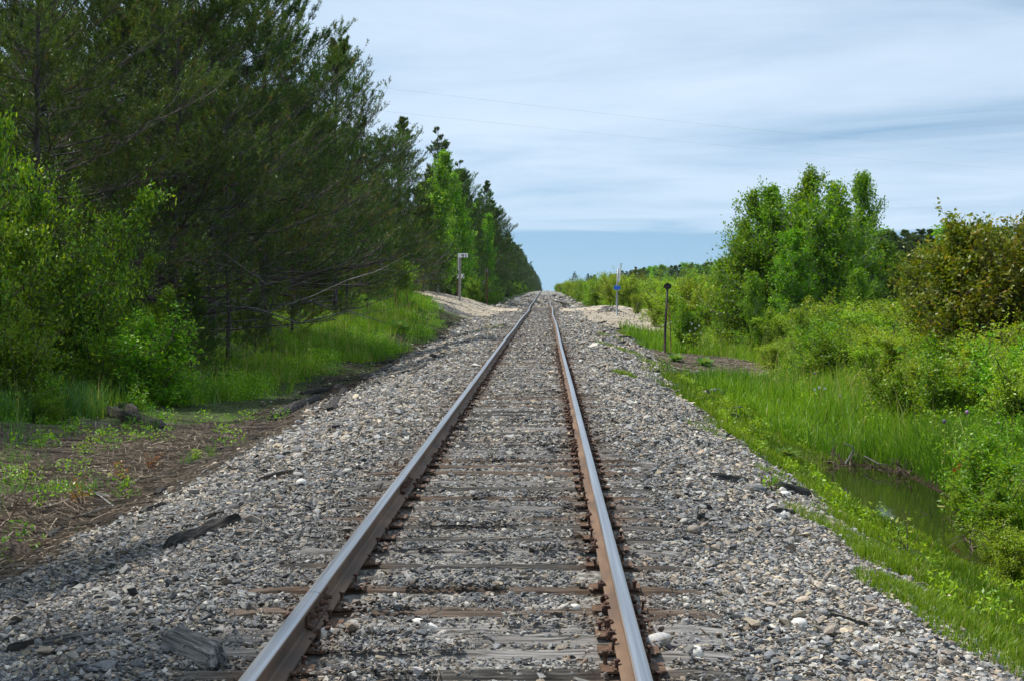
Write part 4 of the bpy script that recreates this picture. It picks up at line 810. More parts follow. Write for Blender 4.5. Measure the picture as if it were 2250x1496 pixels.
mb = MB(); X, Y = scatter(-11, -6.2, 23.5, 33, 420, lambda X, Y: sst(0, .5, leftgrass(X, Y) + fbm(X * .5, Y * .5) - .3)); blades(mb, gr, X, Y, .62, .014, .5, .5)
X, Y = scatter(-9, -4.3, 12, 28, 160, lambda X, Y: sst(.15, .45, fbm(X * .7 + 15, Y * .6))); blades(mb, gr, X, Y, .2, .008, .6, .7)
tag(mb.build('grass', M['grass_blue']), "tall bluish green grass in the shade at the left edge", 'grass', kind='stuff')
def rightgrass(X, Y):
    n = fbm(X * .7, Y * .6); bare = sst(-.1, .3, 1.15 - ((X - 5.3) / 1.9) ** 2 - ((Y - 48) / 7.5) ** 2 + n * .5); wet = (H(X, Y) < -1.29) & (Y < 32)
    near = np.where(Y < 34, sst(0, .4, X + n * .3 - 5.2 + 1.0 * sst(24.5, 27.5, Y)), sst(3.7, 4.6, X + n)); return near * (1 - bare) * (~wet) * (1 - sand_mask(X, Y)) 
mb = MB()
for (x0, x1, y0, y1, d, hh, w) in ((5.3, 11, 10, 26, 620, .55, .011), (4, 14, 26, 42, 210, .42, .016), (3.6, 16, 42, 66, 120, .4, .022), (3.8, 22, 66, 112, 45, .5, .035)):
    X, Y = scatter(x0, x1, y0, y1, d, rightgrass); v = .55 + .9 * fbm(X * .4 + 9, Y * .35); blades(mb, gr, X, Y, hh * (1 + .8 * fbm(X * .8 + 4, Y * .8)), w, .6, v)
X, Y = scatter(5.4, 16, 14, 100, 6, rightgrass); blades(mb, gr, X, Y, .9, .013, .4, .9, .95)
tag(mb.build('grass', M['grass']), "tall bright green grass on the right ditch bank and meadow", 'grass', kind='stuff')
mb = MB()
def fringe(X, Y):
    n = 1.5 * fbm(X * 1.3, Y * 1.1) + .8 * fbm(X * 4.3, Y * 4.1, 2); z = H(X, Y); patch = .25 + .75 * sst(-.35, .15, fbm(X * 2.1 + 7, Y * 1.3)); return patch * sst(-.12, .28, X - edge_r(Y) - .08 + n * .55) * (z > -1.30) * (X < 5.2) * sst(44, 36, Y)
for (y0, y1, d, hh, w) in ((6, 16, 2400, .085, .008), (16, 27, 1500, .09, .012), (27, 46, 700, .11, .018)):
    X, Y = scatter(2.5, 5.2, y0, y1, d, fringe); blades(mb, gr, X, Y, hh * np.clip(1 + 1.4 * fbm(X * 2, Y * 1.6), .35, 2.2), w, .5, .55 + 1.1 * fbm(X * 1.5, Y * 1.2), (gr.random(len(X)) < .05) * .9)
for (px, py, r, n) in ((1800, 1150, .3, 700), (1880, 1190, .28, 800), (1925, 1225, .25, 700), (1980, 1310, .3, 900), (2060, 1340, .42, 2200), (2120, 1370, .4, 2000), (2180, 1430, .45, 2200), (1380, 740, .6, 900), (1385, 778, .5, 600), (1340, 742, .5, 500), (1330, 760, .3, 250), (1372, 825, .25, 250), (1430, 800, .4, 400), (1690, 1040, .2, 250), (1550, 945, .3, 350), (470, 1010, .1, 60), (1080, 722, .8, 250)):
    c = ground_hit(px, py); rad = r * np.sqrt(gr.random(n)) ; a = gr.random(n) * 6.28; X = c[0] + rad * np.cos(a); Y = c[1] + rad * np.sin(a) * 2; blades(mb, gr, X, Y, .09 if py > 900 else .12, .007 if py > 900 else .016, .6, .6)
tag(mb.build('grass', M['grass']), "short vivid green grass fringing the right gravel edge in tufts", 'grass', kind='stuff')
# leafy herbs as ground cover
def herbs(mb, X, Y, h, r, nl, leaf):
    n = len(X); Z = H(X, Y); t = gr.random((n, nl)); a = gr.random((n, nl)) * 6.28; rr = r * gr.random((n, nl)) ** .6 * (1 - .4 * t)
    hh = (h * (.6 + .7 * gr.random(n)))[:, None]; P = np.stack([X[:, None] + rr * np.cos(a), Y[:, None] + rr * np.sin(a), Z[:, None] + t * hh], -1).reshape(-1, 3)
    leaves(mb, gr, P, leaf, .8, .4, np.repeat(np.clip(.5 + .25 * gr.normal(size=n), 0, 1), nl), (gr.random(n * nl) < .06) * .8)
mb = MB()
X, Y = scatter(-13, -4.0, 22, 85, 4.4, lambda X, Y: np.clip(leftgrass(X - .5, Y) * sst(-.25, .25, fbm(X * .9, Y * .8)), 0, 1)); herbs(mb, X, Y, .5, .36, 170, .05)
X, Y = scatter(-9, -4.3, 12, 28, 4.0, lambda X, Y: sst(0, .3, fbm(X * .6 + 5, Y * .5) + .10)); herbs(mb, X, Y, .26, .25, 70, .05)
tag(mb.build('undergrowth', M['leaf']), "leafy low herbs among the grass and brown litter on the left", 'undergrowth', kind='stuff')
mb = MB()
X, Y = scatter(5.9, 13, 12, 44, 1.6, lambda X, Y: rightgrass(X, Y) * sst(-.3, .3, fbm(X * .9, Y * .8))); herbs(mb, X, Y, .6, .35, 110, .06)
X, Y = scatter(5.5, 16, 56, 100, .7, lambda X, Y: rightgrass(X, Y)); herbs(mb, X, Y, .7, .5, 90, .09)
X, Y = scatter(3.2, 5.0, 8, 44, 2.2, lambda X, Y: fringe(X, Y)); herbs(mb, X, Y, .2, .16, 60, .045)
tag(mb.build('undergrowth', M['leaf_yellow']), "yellow green leafy herbs and seedlings over the right bank", 'undergrowth', kind='stuff')
# dry litter: thin stems and straw lying flat
def straw(mb, X, Y, ln, w, ang, col):
    n = len(X); a = ang + gr.normal(size=n) * .6; l = ln * (.4 + gr.random(n)); P = []
    for s in (-.5, 0, .5):
        x = X + np.cos(a) * l * s; y = Y + np.sin(a) * l * s; P.append(np.stack([x, y, H(x, y) + .008 + .04 * gr.random(n)], -1))
    P = np.stack(P, 1); P[:, 1, :2] += gr.normal(size=(n, 2)) * .03 * l[:, None]; tubes(mb, P, np.full((n, 3), w) * (.5 + gr.random((n, 1))), 3, col)
mb = MB()
X, Y = scatter(-10, -3.6, 11.5, 27, 190, lambda X, Y: sst(.0, .3, (X < edge_l(Y) - .0) * .8)); straw(mb, X, Y, .5, .005, 2.6, np.array([1.25, 1.15, 1.05])[None] * (.25 + gr.random((len(X), 1)) * .9))
X, Y = scatter(-10, -4.0, 11.5, 28, 5, lambda X, Y: .8 + 0 * X); straw(mb, X, Y, 1.0, .011, 2.4, np.array([1.0, .95, .9])[None] * (.2 + gr.random((len(X), 1)) * 1.1))
X, Y = scatter(3.4, 7.2, 42, 58, 60, lambda X, Y: sst(0, .5, 1.05 - ((X - 5.5) / 1.8) ** 2 - ((Y - 50) / 7) ** 2)); straw(mb, X, Y, .6, .009, 1.8, np.array([.9, .85, .8])[None] * (.4 + gr.random((len(X), 1)) * .9))
X, Y = scatter(-5.4, -3.6, 20, 80, 30, lambda X, Y: (X < edge_l(Y) + .1) * .9); straw(mb, X, Y, .35, .008, 1.6, np.array([.35, .3, .27])[None] * (.25 + gr.random((len(X), 1)) * 1.2))
X, Y = scatter(-3.9, 3.6, 6, 30, 5, lambda X, Y: gravel_mask(X, Y)); straw(mb, X, Y, .16, .0035, 1.6, np.array([.6, .55, .5])[None] * (.25 + gr.random((len(X), 1)) * .9))
tag(mb.build('dry_litter', M['straw']), "dead stems, straw and twigs strewn over bare ground beside the track", 'litter', kind='stuff')
# stones in the dirt
mb = MB()
X, Y = scatter(-5.6, -3.7, 16, 92, 16, lambda X, Y: .6 + 0 * X); put_rocks(mb, gr, np.stack([X, Y, H(X, Y) + .01], -1), .05 * np.exp(gr.normal(size=len(X)) * .4), pal_pick(gr, len(X), np.full(len(X), .7)) * .9, SH_LO)
X, Y = scatter(3.2, 5.4, 34, 92, 14, lambda X, Y: .5 + 0 * X); put_rocks(mb, gr, np.stack([X, Y, H(X, Y) + .01], -1), .07 * np.exp(gr.normal(size=len(X)) * .4), pal_pick(gr, len(X), np.full(len(X), .7)), SH_LO)
X, Y = scatter(-8, 6, 84, 120, 6, lambda X, Y: sand_mask(X, Y) * (np.abs(X) > 1.9)); put_rocks(mb, gr, np.stack([X, Y, H(X, Y) + .01], -1), .09 * np.exp(gr.normal(size=len(X)) * .4), pal_pick(gr, len(X), np.full(len(X), 1.)), SH_LO)
tag(mb.build('gravel', M['rock']), "scattered stones in the dirt beside the ballast", 'gravel', kind='stuff')

# dirt road over the crossing
def build_road():
    xs = np.concatenate([np.linspace(-26, -1.95, 60), [-1.6, -1.3, -.86]]); mbr = MB()
    for xs in (np.linspace(-26, -1.5, 90), np.linspace(1.5, 26, 90)):
        ts = np.linspace(-1, 1, 14); X, T = np.meshgrid(xs, ts, indexing='ij'); Y = 104 + .12 * X + T * (4.4 + .7 * vn(X * .6, 5 + T))
        base = np.where(np.abs(X) < 1.9, track_z(Y) + .06 - .05 * np.abs(T), H(X, Y) + .012 * (1 - T ** 4) + .006)
        idx = np.arange(X.size).reshape(X.shape); Fc = np.stack([idx[:-1, :-1], idx[1:, :-1], idx[1:, 1:], idx[:-1, 1:]], -1).reshape(-1, 4)
        n = fbm(X * .8, Y * 1.5); mbr.add(np.stack([X, Y, base], -1), Fc, (np.array([.40, .345, .27]) * (1 + .35 * n[..., None])).reshape(-1, 3), 0, True)
    m = surf_mat('dirt_road', (.75, .75, .75), (1.15, 1.12, 1.08), 3, .95, attr=True, bump=.5)
    tag(mbr.build('dirt_road', m), kind='structure')
build_road()

# ------------------------------------------------------------------ posts and signs
M['post_grey'] = surf_mat('weathered_post', (.17, .16, .145), (.36, .35, .33), 10, .85, (6, 6, .6), .3)
M['post_metal'] = surf_mat('galvanised_post', (.20, .21, .22), (.30, .31, .32), 6, .5, (4, 4, .5), .1, .4)
M['white'] = surf_mat('white_paint', (.80, .81, .80), (.90, .90, .88), 5, .5, bump=.05)
M['silver'] = surf_mat('reflective_sheet', (.78, .80, .82), (.92, .93, .94), 5, .3, bump=.02)
M['black'] = surf_mat('black_paint', (.010, .010, .011), (.03, .028, .028), 10, .6, bump=.2, c3=(.05, .028, .018))
M['rustpost'] = surf_mat('rusty_post', (.06, .022, .014), (.15, .06, .035), 9, .8, (3, 3, .6), .3)
M['blue'] = surf_mat('blue_enamel', (.02, .12, .62), (.04, .18, .75), 3, .45, bump=0)
M['number'] = surf_mat('black_lettering', (.01, .01, .01), (.02, .02, .02), 5, .6, bump=0)
def part(mb, name, mat, parent, bv=.004):
    o = mb.build(name, M[mat], parent); 
    if bv: bevel(o, bv)
    return o
def mile_board():
    Y = 100.; x, _, z = gpt(1010, Y); e = empty('mile_board', (x, Y, z)); tag(e, "grey wooden post with a white board reading 91 beside the crossing", 'mile marker')
    t = top_z(1012, 557, Y) - z; mb = MB(); box(mb, -.075, .075, -.06, .06, -.3, t - .02); o = part(mb, 'post', 'post_grey', e)
    o.rotation_euler = (0, .012, 0)
    k = Y / F
    mb = MB(); box(mb, -.085, .54, -.085, -.062, t - 9.5 * k, t); s = part(mb, 'number_board', 'white', e, .002)
    mb = MB(); box(mb, -.105, -.079, -.075, .2, t - 38 * k, t - .01); part(mb, 'side_board', 'silver', e, .002)
    cu = bpy.data.curves.new('number', 'FONT'); cu.body = '91'; cu.size = .40; cu.extrude = .003; cu.align_x = 'CENTER'; cu.offset = .003
    txt = bpy.data.objects.new('number', cu); COL.objects.link(txt); dg = bpy.context.evaluated_depsgraph_get(); me = bpy.data.meshes.new_from_object(txt.evaluated_get(dg)); bpy.data.objects.remove(txt)
    me.materials.clear(); me.materials.append(M['number']); n = bpy.data.objects.new('number', me); COL.objects.link(n); n.parent = s; n.rotation_euler = (R(90), 0, 0); n.location = (.31, -.089, t - 9.5 * k - .008); n.scale = (1.0, .8, 1)
mile_board()
def small_sign():
    Y = 112.; x, _, z = gpt(1005, Y); z0 = z; e = empty('small_white_sign', (x, Y, z0)); tag(e, "small white blank sign on a thin rusty post behind the 91 board", 'sign')
    k = Y / F; t = top_z(1005, 560, Y) - z0
    mb = MB(); box(mb, -.035, .035, -.03, .03, -.3, t); o = part(mb, 'post', 'rustpost', e); o.rotation_euler = (0, .012, 0)
    ty = top_z(1012, 603, Y) - z0; mb = MB(); box(mb, -.02, 16 * k - .02, -.06, -.032, ty - 10 * k, ty); o = part(mb, 'sign_panel', 'white', e, .01)
    mb = MB(); tubes(mb, [[(7 * k, -.066, ty - 5 * k), (7 * k, -.058, ty - 5 * k)]], [[.02, .02]], 8, cap=True); part(mb, 'bolt', 'iron', e, 0)
small_sign()
def rust_post():
    Y = 125.; x, _, z = gpt(1070, Y); e = empty('rusty_post', (x, Y, z)); tag(e, "thin rusty brown post with a small round white cap sign facing away", 'post'); k = Y / F; t = top_z(1069, 592, Y) - z
    mb = MB(); box(mb, -.05, .05, -.04, .04, -.3, t); o = part(mb, 'post', 'rustpost', e); o.rotation_euler = (0, -.02, 0)
    mb = MB(); tubes(mb, [[(-.05, .045, t - .13), (-.05, .07, t - .13)]], [[.15, .15]], 16, cap=True); part(mb, 'sign_disc', 'post_grey', e, 0)
rust_post()
def blue_sign():
    Y = 90.; x, _, z = gpt(1355, Y); e = empty('crossing_post', (x, Y, z)); tag(e, "grey post with a small blue plate and a tilted silver blade, right of the crossing", 'sign post'); k = Y / F; t = top_z(1358, 590, Y) - z
    mb = MB(); tubes(mb, [[(0, 0, -.3), (.02, 0, t * .5), (.075, 0, t)]], [[.06, .057, .053]], 12, cap=True); part(mb, 'post', 'post_metal', e, 0)
    ty = top_z(1356, 629, Y) - z; mb = MB(); box(mb, -.17, .20, -.105, -.085, ty - 8 * k, ty); s = part(mb, 'blue_plate', 'blue', e, .006)
    mb = MB(); box(mb, -.18, .21, -.084, -.078, ty - 8.4 * k, ty + .4 * k); part(mb, 'plate_rim', 'post_metal', e, .004)
    ms = MB(); box(ms, -.012, .012, -.10, .24, -.36, .72); o = part(ms, 'silver_blade', 'silver', e, .002); o.location = (.155, -.02, t - .42); o.rotation_euler = (0, .12, -.28)
blue_sign()
def black_marker():
    Y = 51.; x, _, z = gpt(1460, Y); e = empty('marker_post', (x, Y, z)); tag(e, "black iron post with a scalloped round black head, right of the track", 'marker post'); t = top_z(1466, 636, Y) - z; k = Y / F
    mb = MB(); tubes(mb, [[(0, 0, -.3), (.03, 0, t * .45), (.095, 0, t)]], [[.045, .042, .036]], 10, cap=True); part(mb, 'post', 'black', e, 0)
    cx, cz = .1, t + 6 * k; mb = MB(); tubes(mb, [[(0, -.018, 0), (0, .018, 0)]], [[.12, .12]], 32, cap=True); o = part(mb, 'head_disc', 'black', e, .004); o.location = (cx, 0, cz); o.scale = (1.02, 1, .80)
    for dx, dz in ((-.09, .03), (.09, .03), (-.09, -.03), (.09, -.03), (0, .095)):
        mb = MB(); tubes(mb, [[(cx + dx, -.022, cz + dz), (cx + dx, .022, cz + dz)]], [[.036, .036]], 14, cap=True); part(mb, 'knob', 'black', e, 0)
black_marker()
def stake(px, py, px2, py2, Y, r, mat, label, name='stake', cat='stake'):
    a = pt(px, py, Y); z = h1(a[0], Y); a[2] = z - .15; b = pt(px2, py2, Y); mb = MB(); m_ = (a + b) / 2 + [0.01, .02, 0]
    o = mb; tubes(mb, [np.stack([a, m_, b])], [[r, r * .9, r * .8]], 6, cap=True); ob = mb.build(name, M[mat]); tag(ob, label, cat); return ob
stake(1475, 705, 1470, 668, 55, .018, 'rustpost', "thin rusty rod standing just right of the black marker post", 'iron_rod', 'rod')
stake(1391, 693, 1402, 665, 88, .022, 'dead', "pale leaning stick near the right end of the dirt crossing", 'stick', 'stick')
stake(899, 672, 893, 642, 74, .028, 'rustpost', "thin dark stake in the left grass, rightmost of three")
stake(870, 685, 868, 636, 70, .024, 'rustpost', "tall thin stake in the left grass, middle of three")
stake(812, 690, 806, 665, 66, .03, 'rustpost', "short leaning stake in the left grass, leftmost of three")
def branch(pts, r, mat, label, twigs=4, name='branch', cat='branch', seed=1):
    rng = np.random.default_rng(seed); P = np.array(pts, float); mb = MB(); k = len(P); tubes(mb, [P], [np.linspace(r, r * .35, k)], 6, cap=True)
    for i in range(twigs):
        j = rng.integers(1, k); d = rng.normal(size=3) * .25 * np.linalg.norm(P[-1] - P[0]) * .5; d[2] = abs(d[2]); tubes(mb, [[P[j], P[j] + d * .5 + rng.normal(size=3) * .02, P[j] + d]], [[r * .4, r * .3, r * .15]], 4)
    return tag(mb.build(name, M[mat]), label, cat)
def pp(px, py, Y): return pt(px, py, Y)
gh = ground_hit(278, 806); gy = gh[1]
branch([gh, pp(315, 780, gy), pp(345, 765, gy), pp(380, 738, gy)], .035, 'dead', "fallen grey forked branch rising from the left grass", 6, seed=3)
gh = ground_hit(378, 850)
branch([gh, pp(400, 838, gh[1]), pp(430, 832, gh[1]), pp(460, 822, gh[1])], .04, 'dead', "curved bare branch above the left grass edge", 2, seed=4)
branch([pp(230, 700, gy), pp(245, 745, gy), pp(262, 785, gy), ground_hit(280, 812)], .03, 'twig', "thin dark bowed stem meeting the grey forked branch", 2, seed=5)
branch([pp(500, 640, 52), pp(580, 672, 50), pp(660, 668, 50), pp(740, 660, 51)], .05, 'dead', "long grey branch reaching across the dark pine trunk", 9, seed=6)
branch([pp(400, 715, 47), pp(470, 730, 46), pp(500, 745, 45.5)], .03, 'dead', "broken bare bough low under the pines", 6, seed=8)
for k, (a, b) in enumerate((((1020, 648), (1050, 610)), ((1035, 650), (1062, 622)), ((1045, 655), (1048, 632)), ((1050, 652), (1075, 600)), ((1055, 655), (1078, 640)))):
    branch([pp(*a, 128), pp((a[0] + b[0]) / 2 + 3, (a[1] + b[1]) / 2 - 3, 127.5), pp(*b, 127)], .05, 'dead', ["bleached dead branch right of the mile board, leftmost of the heap", "bleached branch leaning in the dead brush heap", "short curled white branch in the dead brush heap", "longest white branch of the heap, reaching the rusty post", "low white branch at the foot of the rusty post"][k], 6, seed=20 + k)
# brush heaps at the water
def brush(px, py, w, h, n, label, seed):
    rng = np.random.default_rng(seed); c = ground_hit(px, py); mb = MB()
    base = c[None] + np.stack([rng.normal(size=n) * w * .5, rng.normal(size=n) * .35, np.full(n, -.05) + rng.random(n) * h * .3], -1); az = rng.random(n) * 6.28; el = rng.normal(size=n) * .5 + .25
    B = limbs(rng, base, az, el, rng.uniform(.3, 1.0, n) * w * .7, 6, -.25, .14); tubes(mb, B, np.linspace(.012, .004, 6)[None] * rng.uniform(.5, 1.6, (n, 1)), 4)
    S = rng.random((n, 4)); sp, sd = along(B, S); sp = sp.reshape(-1, 3); sd = sd.reshape(-1, 3); dd = norm(sd + rng.normal(size=sd.shape) * .8) * .22; tubes(mb, np.stack([sp, sp + dd * .5 + rng.normal(size=dd.shape) * .03, sp + dd], 1), np.tile([[.005, .004, .002]], (len(sp), 1)), 3)
    return tag(mb.build('brush_heap', [surf_mat('brush_wood', (.05, .035, .025), (.20, .15, .11), 12, .9, bump=.2)]), label, 'brush heap')
brush(1850, 1035, .9, .35, 46, "tangle of dead brown branches at the far end of the pool", 61)
brush(2005, 1030, .35, .25, 24, "dry roots and stems overhanging the right bank of the pool", 62)
brush(2070, 1185, .55, .3, 34, "muddy roots and sticks on the near right bank of the ditch", 63)
brush(2160, 1240, .6, .25, 28, "dark root mass under the yellow willow by the ditch", 64)
branch([pp(1858, 1018, 24), pp(1875, 990, 24), pp(1868, 978, 24), pp(1852, 972, 24)], .018, 'dead', "pale arched stick above the pool brush", 0, 'stick', 'stick', 9)
branch([ground_hit(1900, 1022) + [0, 0, .15], pp(1930, 1018, 24.4), pp(1958, 1021, 24.4)], .014, 'dead', "straight grey stick pointing right over the pool", 0, 'stick', 'stick', 10)
branch([ground_hit(135, 1150) + [0, 0, .03], ground_hit(200, 1135) + [0, 0, .05], ground_hit(245, 1118) + [0, 0, .04], ground_hit(265, 1112) + [0, 0, .02]], .014, 'greywood', "long pale curved twig along the edge of the left gravel", 1, 'twig', 'twig', 11)
branch([ground_hit(250, 1118) + [0, 0, .03], ground_hit(222, 1105) + [0, 0, .08], ground_hit(208, 1090) + [0, 0, .04]], .012, 'greywood', "short pale hooked twig above the long curved one", 0, 'twig', 'twig', 12)
branch([ground_hit(25, 1135), pp(38, 1100, 16.5), pp(55, 1070, 16.5)], .012, 'twig', "dark upright twig in the litter near the left picture edge", 3, 'twig', 'twig', 13)
branch([pp(585, 1040, 17.5) , pp(598, 1038, 17.4), pp(590, 1020, 17.5), pp(585, 1010, 17.5)], .014, 'twig', "small black forked root sticking up from the left shoulder", 3, 'root', 'root', 14)
# tall thistle stalks and flowers
def stalk(px, py, Y, top, label, colr, mat_name, seed):
    a = np.array(gpt(px, Y)); b = pt(px, top, Y); e = empty('tall_flower_stalk', tuple(a)); tag(e, label, 'flower'); rng = np.random.default_rng(seed)
    mb = MB(); d = b - a; tubes(mb, [[(0, 0, -.05), d * .5 + [.02, 0, 0], d]], [[.009, .007, .005]], 5); mb.build('stem', M['grass'], e)
    mb = MB(); t = rng.random(26) * .8; leaves(mb, rng, d[None] * t[:, None] + rng.normal(size=(26, 3)) * .03, .12, .3, .25); mb.build('foliage', M['grass'], e)
    mb = MB(); V, Fc = SH_RND[1]; mb.add(V * np.array([.05, .05, .06]) + d, Fc, np.array(colr), 0, True); mb.build('flower_head', M[mat_name], e)
M['petal'] = surf_mat('petals', (.9, .9, .9), (1.1, 1.1, 1.1), 5, .7, attr=True, bump=0)
stalk(2075, 1100, 19.5, 925, "tall thistle stalk with a dark bud above the pool bank", (.12, .10, .14), 'petal', 1)
stalk(2125, 1050, 20.5, 905, "tall stalk with a mauve flower right of the dark budded one", (.34, .2, .36), 'petal', 2)
stalk(2195, 1000, 22, 930, "mauve flower stalk beside the right picture edge", (.34, .2, .36), 'petal', 3)
stalk(1790, 900, 35, 820, "thin flower stalk in the meadow grass behind the daisies", (.3, .2, .3), 'petal', 4)
def flower(px, py, Y, col, label, group, n=7, r=.035):
    p = pt(px, py, Y); mb = MB(); a = np.linspace(0, 6.28, n, endpoint=False)
    for t in a:
        c, s = math.cos(t), math.sin(t); mb.add([(0, 0, 0), (c * r - s * r * .3, -.3 * r, s * r + c * r * .3), (c * r * 1.3, -.2 * r, s * r * 1.3), (c * r + s * r * .3, -.3 * r, s * r - c * r * .3)], [[0, 1, 2, 3]], np.array(col))
    V, Fc = SH_LO[0]; e = empty('wildflower', tuple(p)); tag(e, label, 'flower', group); mb.build('petals', M['petal'], e)
    mb = MB(); mb.add(V * r * .5, Fc, np.array((.6, .45, .05) if col[0] > .7 and col[2] > .5 else (.3, .12, .02))); mb.build('flower_centre', M['petal'], e)
    g = h1(p[0], Y); mb = MB(); tubes(mb, [[(0, 0, 0), (.02, 0, (g - p[2]) * .5), (0, 0, g - p[2] - .05)]], [[.004, .004, .005]], 4); mb.build('stem', M['grass'], e)
for k, (px, py) in enumerate(((1852, 908), (1862, 900), (1872, 896), (1880, 890), (1876, 905), (1858, 918), (1912, 882), (1920, 872), (1934, 866), (1955, 869), (1790, 855), (1800, 850), (1812, 853), (1845, 868))):
    flower(px, py, 30 + (k % 5) * .3, (.85, .85, .82), "small white daisy in the right meadow grass above the pool", 'white daisies', 9, .022)
for k, (px, py) in enumerate(((1520, 712), (1528, 722), (1536, 716), (1516, 728), (1540, 732), (1466, 712), (1474, 708), (1530, 733), (1523, 738))):
    flower(px, py, 56 + k * .3, (.85, .85, .82), "white flower in the grass beside the black marker post", 'white flowers by the marker', 8, .032)
for k, (px, py) in enumerate(((2106, 1025), (2109, 1020), (2119, 1014), (2126, 1012), (2097, 1031))):
    flower(px, py, 20.5, (.8, .10, .01), "orange red wildflower on the ditch bank near the right edge", 'orange flowers on the ditch bank', 9, .022)
# mullein rosettes
def rosette(px, py, size, label, seed, n=18):
    rng = np.random.default_rng(seed); c = ground_hit(px, py); mb = MB()
    for i in range(n):
        a = i * 2.4; u = i / n; ln = size * (1.1 - .5 * u); el = .25 + .9 * u; d = np.array([math.cos(a) * math.cos(el), math.sin(a) * math.cos(el), math.sin(el)]); w = np.array([-math.sin(a), math.cos(a), 0]) * size * .17
        p = [d * ln * t - np.array([0, 0, .25 * ln * t * t * (1 - u)]) for t in (0, .35, .7, 1.)]
        mb.add([p[0] - w * .3, p[0] + w * .3, p[1] + w, p[1] - w, p[2] + w * .9, p[2] - w * .9, p[3]], [[0, 1, 2, 3], [3, 2, 4, 5]], np.array([.3 + .5 * rng.random(), (i % 5 == 0) * .5, 0]), 0, True); mb.F.append((np.array([[5, 4, 6]], np.int32) + mb.n - 7, 0, True))
    o = mb.build('leafy_rosette', M['grass_blue'], None, (c[0], c[1], c[2] + .03)); tag(o, label, 'plant')
rosette(872, 728, .75, "pale green large leaved mullein on the dirt hump left of the track", 1)
rosette(1485, 796, .5, "broad leaved green plant on bare ground below the black marker", 2)
rosette(1548, 806, .55, "pale woolly leaved plant on the brown bare patch at the right", 3)
rosette(1725, 1008, .3, "dark green leafy weed at the upper left corner of the pool", 4, 24)
rosette(915, 668, .5, "grey green mullein on the mound below the mile board", 5)
# small seedlings with reddish leaves
def seedling(px, py, hgt, mat, label, seed, nl=60, leaf=.045):
    rng = np.random.default_rng(seed); c = ground_hit(px, py); e = empty('seedling', tuple(c)); tag(e, label, 'seedling'); mb, st = MB(), MB()
    n = 6; base = np.zeros((n, 3)); B = limbs(rng, base, rng.random(n) * 6.28, rng.uniform(.8, 1.4, n), rng.uniform(.6, 1.1, n) * hgt, 4, .1, .1); tubes(st, B, np.tile([[.005, .004, .003, .002]], (n, 1)), 4)
    P, _ = along(B, .3 + .7 * rng.random((n, nl // n))); leaves(mb, rng, P.reshape(-1, 3) + rng.normal(size=(P.shape[0] * P.shape[1], 3)) * .03, leaf, .8, .5); st.build('stem', M['twig'], e); mb.build('foliage', M[mat], e)
M['leaf_red'] = leaf_mat('reddish_leaves', (.22, .09, .02), (.36, .13, .03), (.30, .22, .03), .35)
for i, (px, py, hh, mt, lab) in enumerate(((60, 1075, .45, 'leaf_yellow', "yellow green seedling in the litter at the far left"), (190, 1000, .4, 'leaf_yellow', "bright seedling on the brown litter above the reddish ones"), (262, 1060, .3, 'leaf_red', "orange tinged seedling in the middle of the brown litter"), (330, 1035, .28, 'leaf_red', "reddish seedling near the left gravel edge, upper"),
                                            (178, 1112, .3, 'leaf_red', "orange tipped seedling below the green patch"), (275, 1080, .3, 'leaf_yellow', "yellow seedling beside the pale hooked twig"), (430, 1012, .22, 'leaf_yellow', "tiny yellow seedling at the litter edge"), (90, 1120, .35, 'leaf', "small green seedling near the dark upright twig"),
                                            (810, 825, .5, 'leaf', "small leafy plant at the end of the dark beam, left"), (1330, 685, .3, 'leaf', "small weed on the rubble beside the blue sign post"), (1700, 1085, .2, 'leaf', "small weed at the right gravel edge above the log"), (1995, 1210, .4, 'leaf_yellow', "slender green weed standing in the pool"))):
    seedling(px, py, hh, mt, lab, 70 + i)
# rubble heap by the blue sign
mb = MB(); c = np.array(gpt(1338, 95)); n = 900; a = gr.random(n) * 6.28; r = np.sqrt(gr.random(n)); X = c[0] + r * np.cos(a) * .75; Y = c[1] + r * np.sin(a) * 3; Z = H(X, Y) + .38 * (1 - r ** 2) * gr.random(n) + .02
put_rocks(mb, gr, np.stack([X, Y, Z], -1), .13 * np.exp(gr.normal(size=n) * .3), pal_pick(gr, n, np.full(n, .9)) * .9, SH_LO); tag(mb.build('rubble_heap', M['rock']), "low heap of stones and rubble beside the post with the blue plate", 'rubble', kind='stuff')

# ------------------------------------------------------------------ overhead wires
M['wire'] = surf_mat('wire', (.22, .24, .27), (.30, .32, .35), 5, .6, bump=0)
for k, (a, b, lab) in enumerate((((870, 197), (2250, 340), "thin overhead wire across the sky, upper of two"), ((795, 240), (2250, 375), "thin overhead wire across the sky, lower of two"))):
    A_ = pt(*a, 78 + k * 2); B_ = pt(*b, 116 + k * 3); d = B_ - A_; t = np.linspace(-.25, 1.5, 40); P = A_[None] + d[None] * t[:, None]; P[:, 2] += .35 * ((t - .5) ** 2 - .25) * 2.2
    mb = MB(); tubes(mb, [P], [np.full(40, .0030)], 5); tag(mb.build('overhead_wire', M['wire']), lab, 'wire')

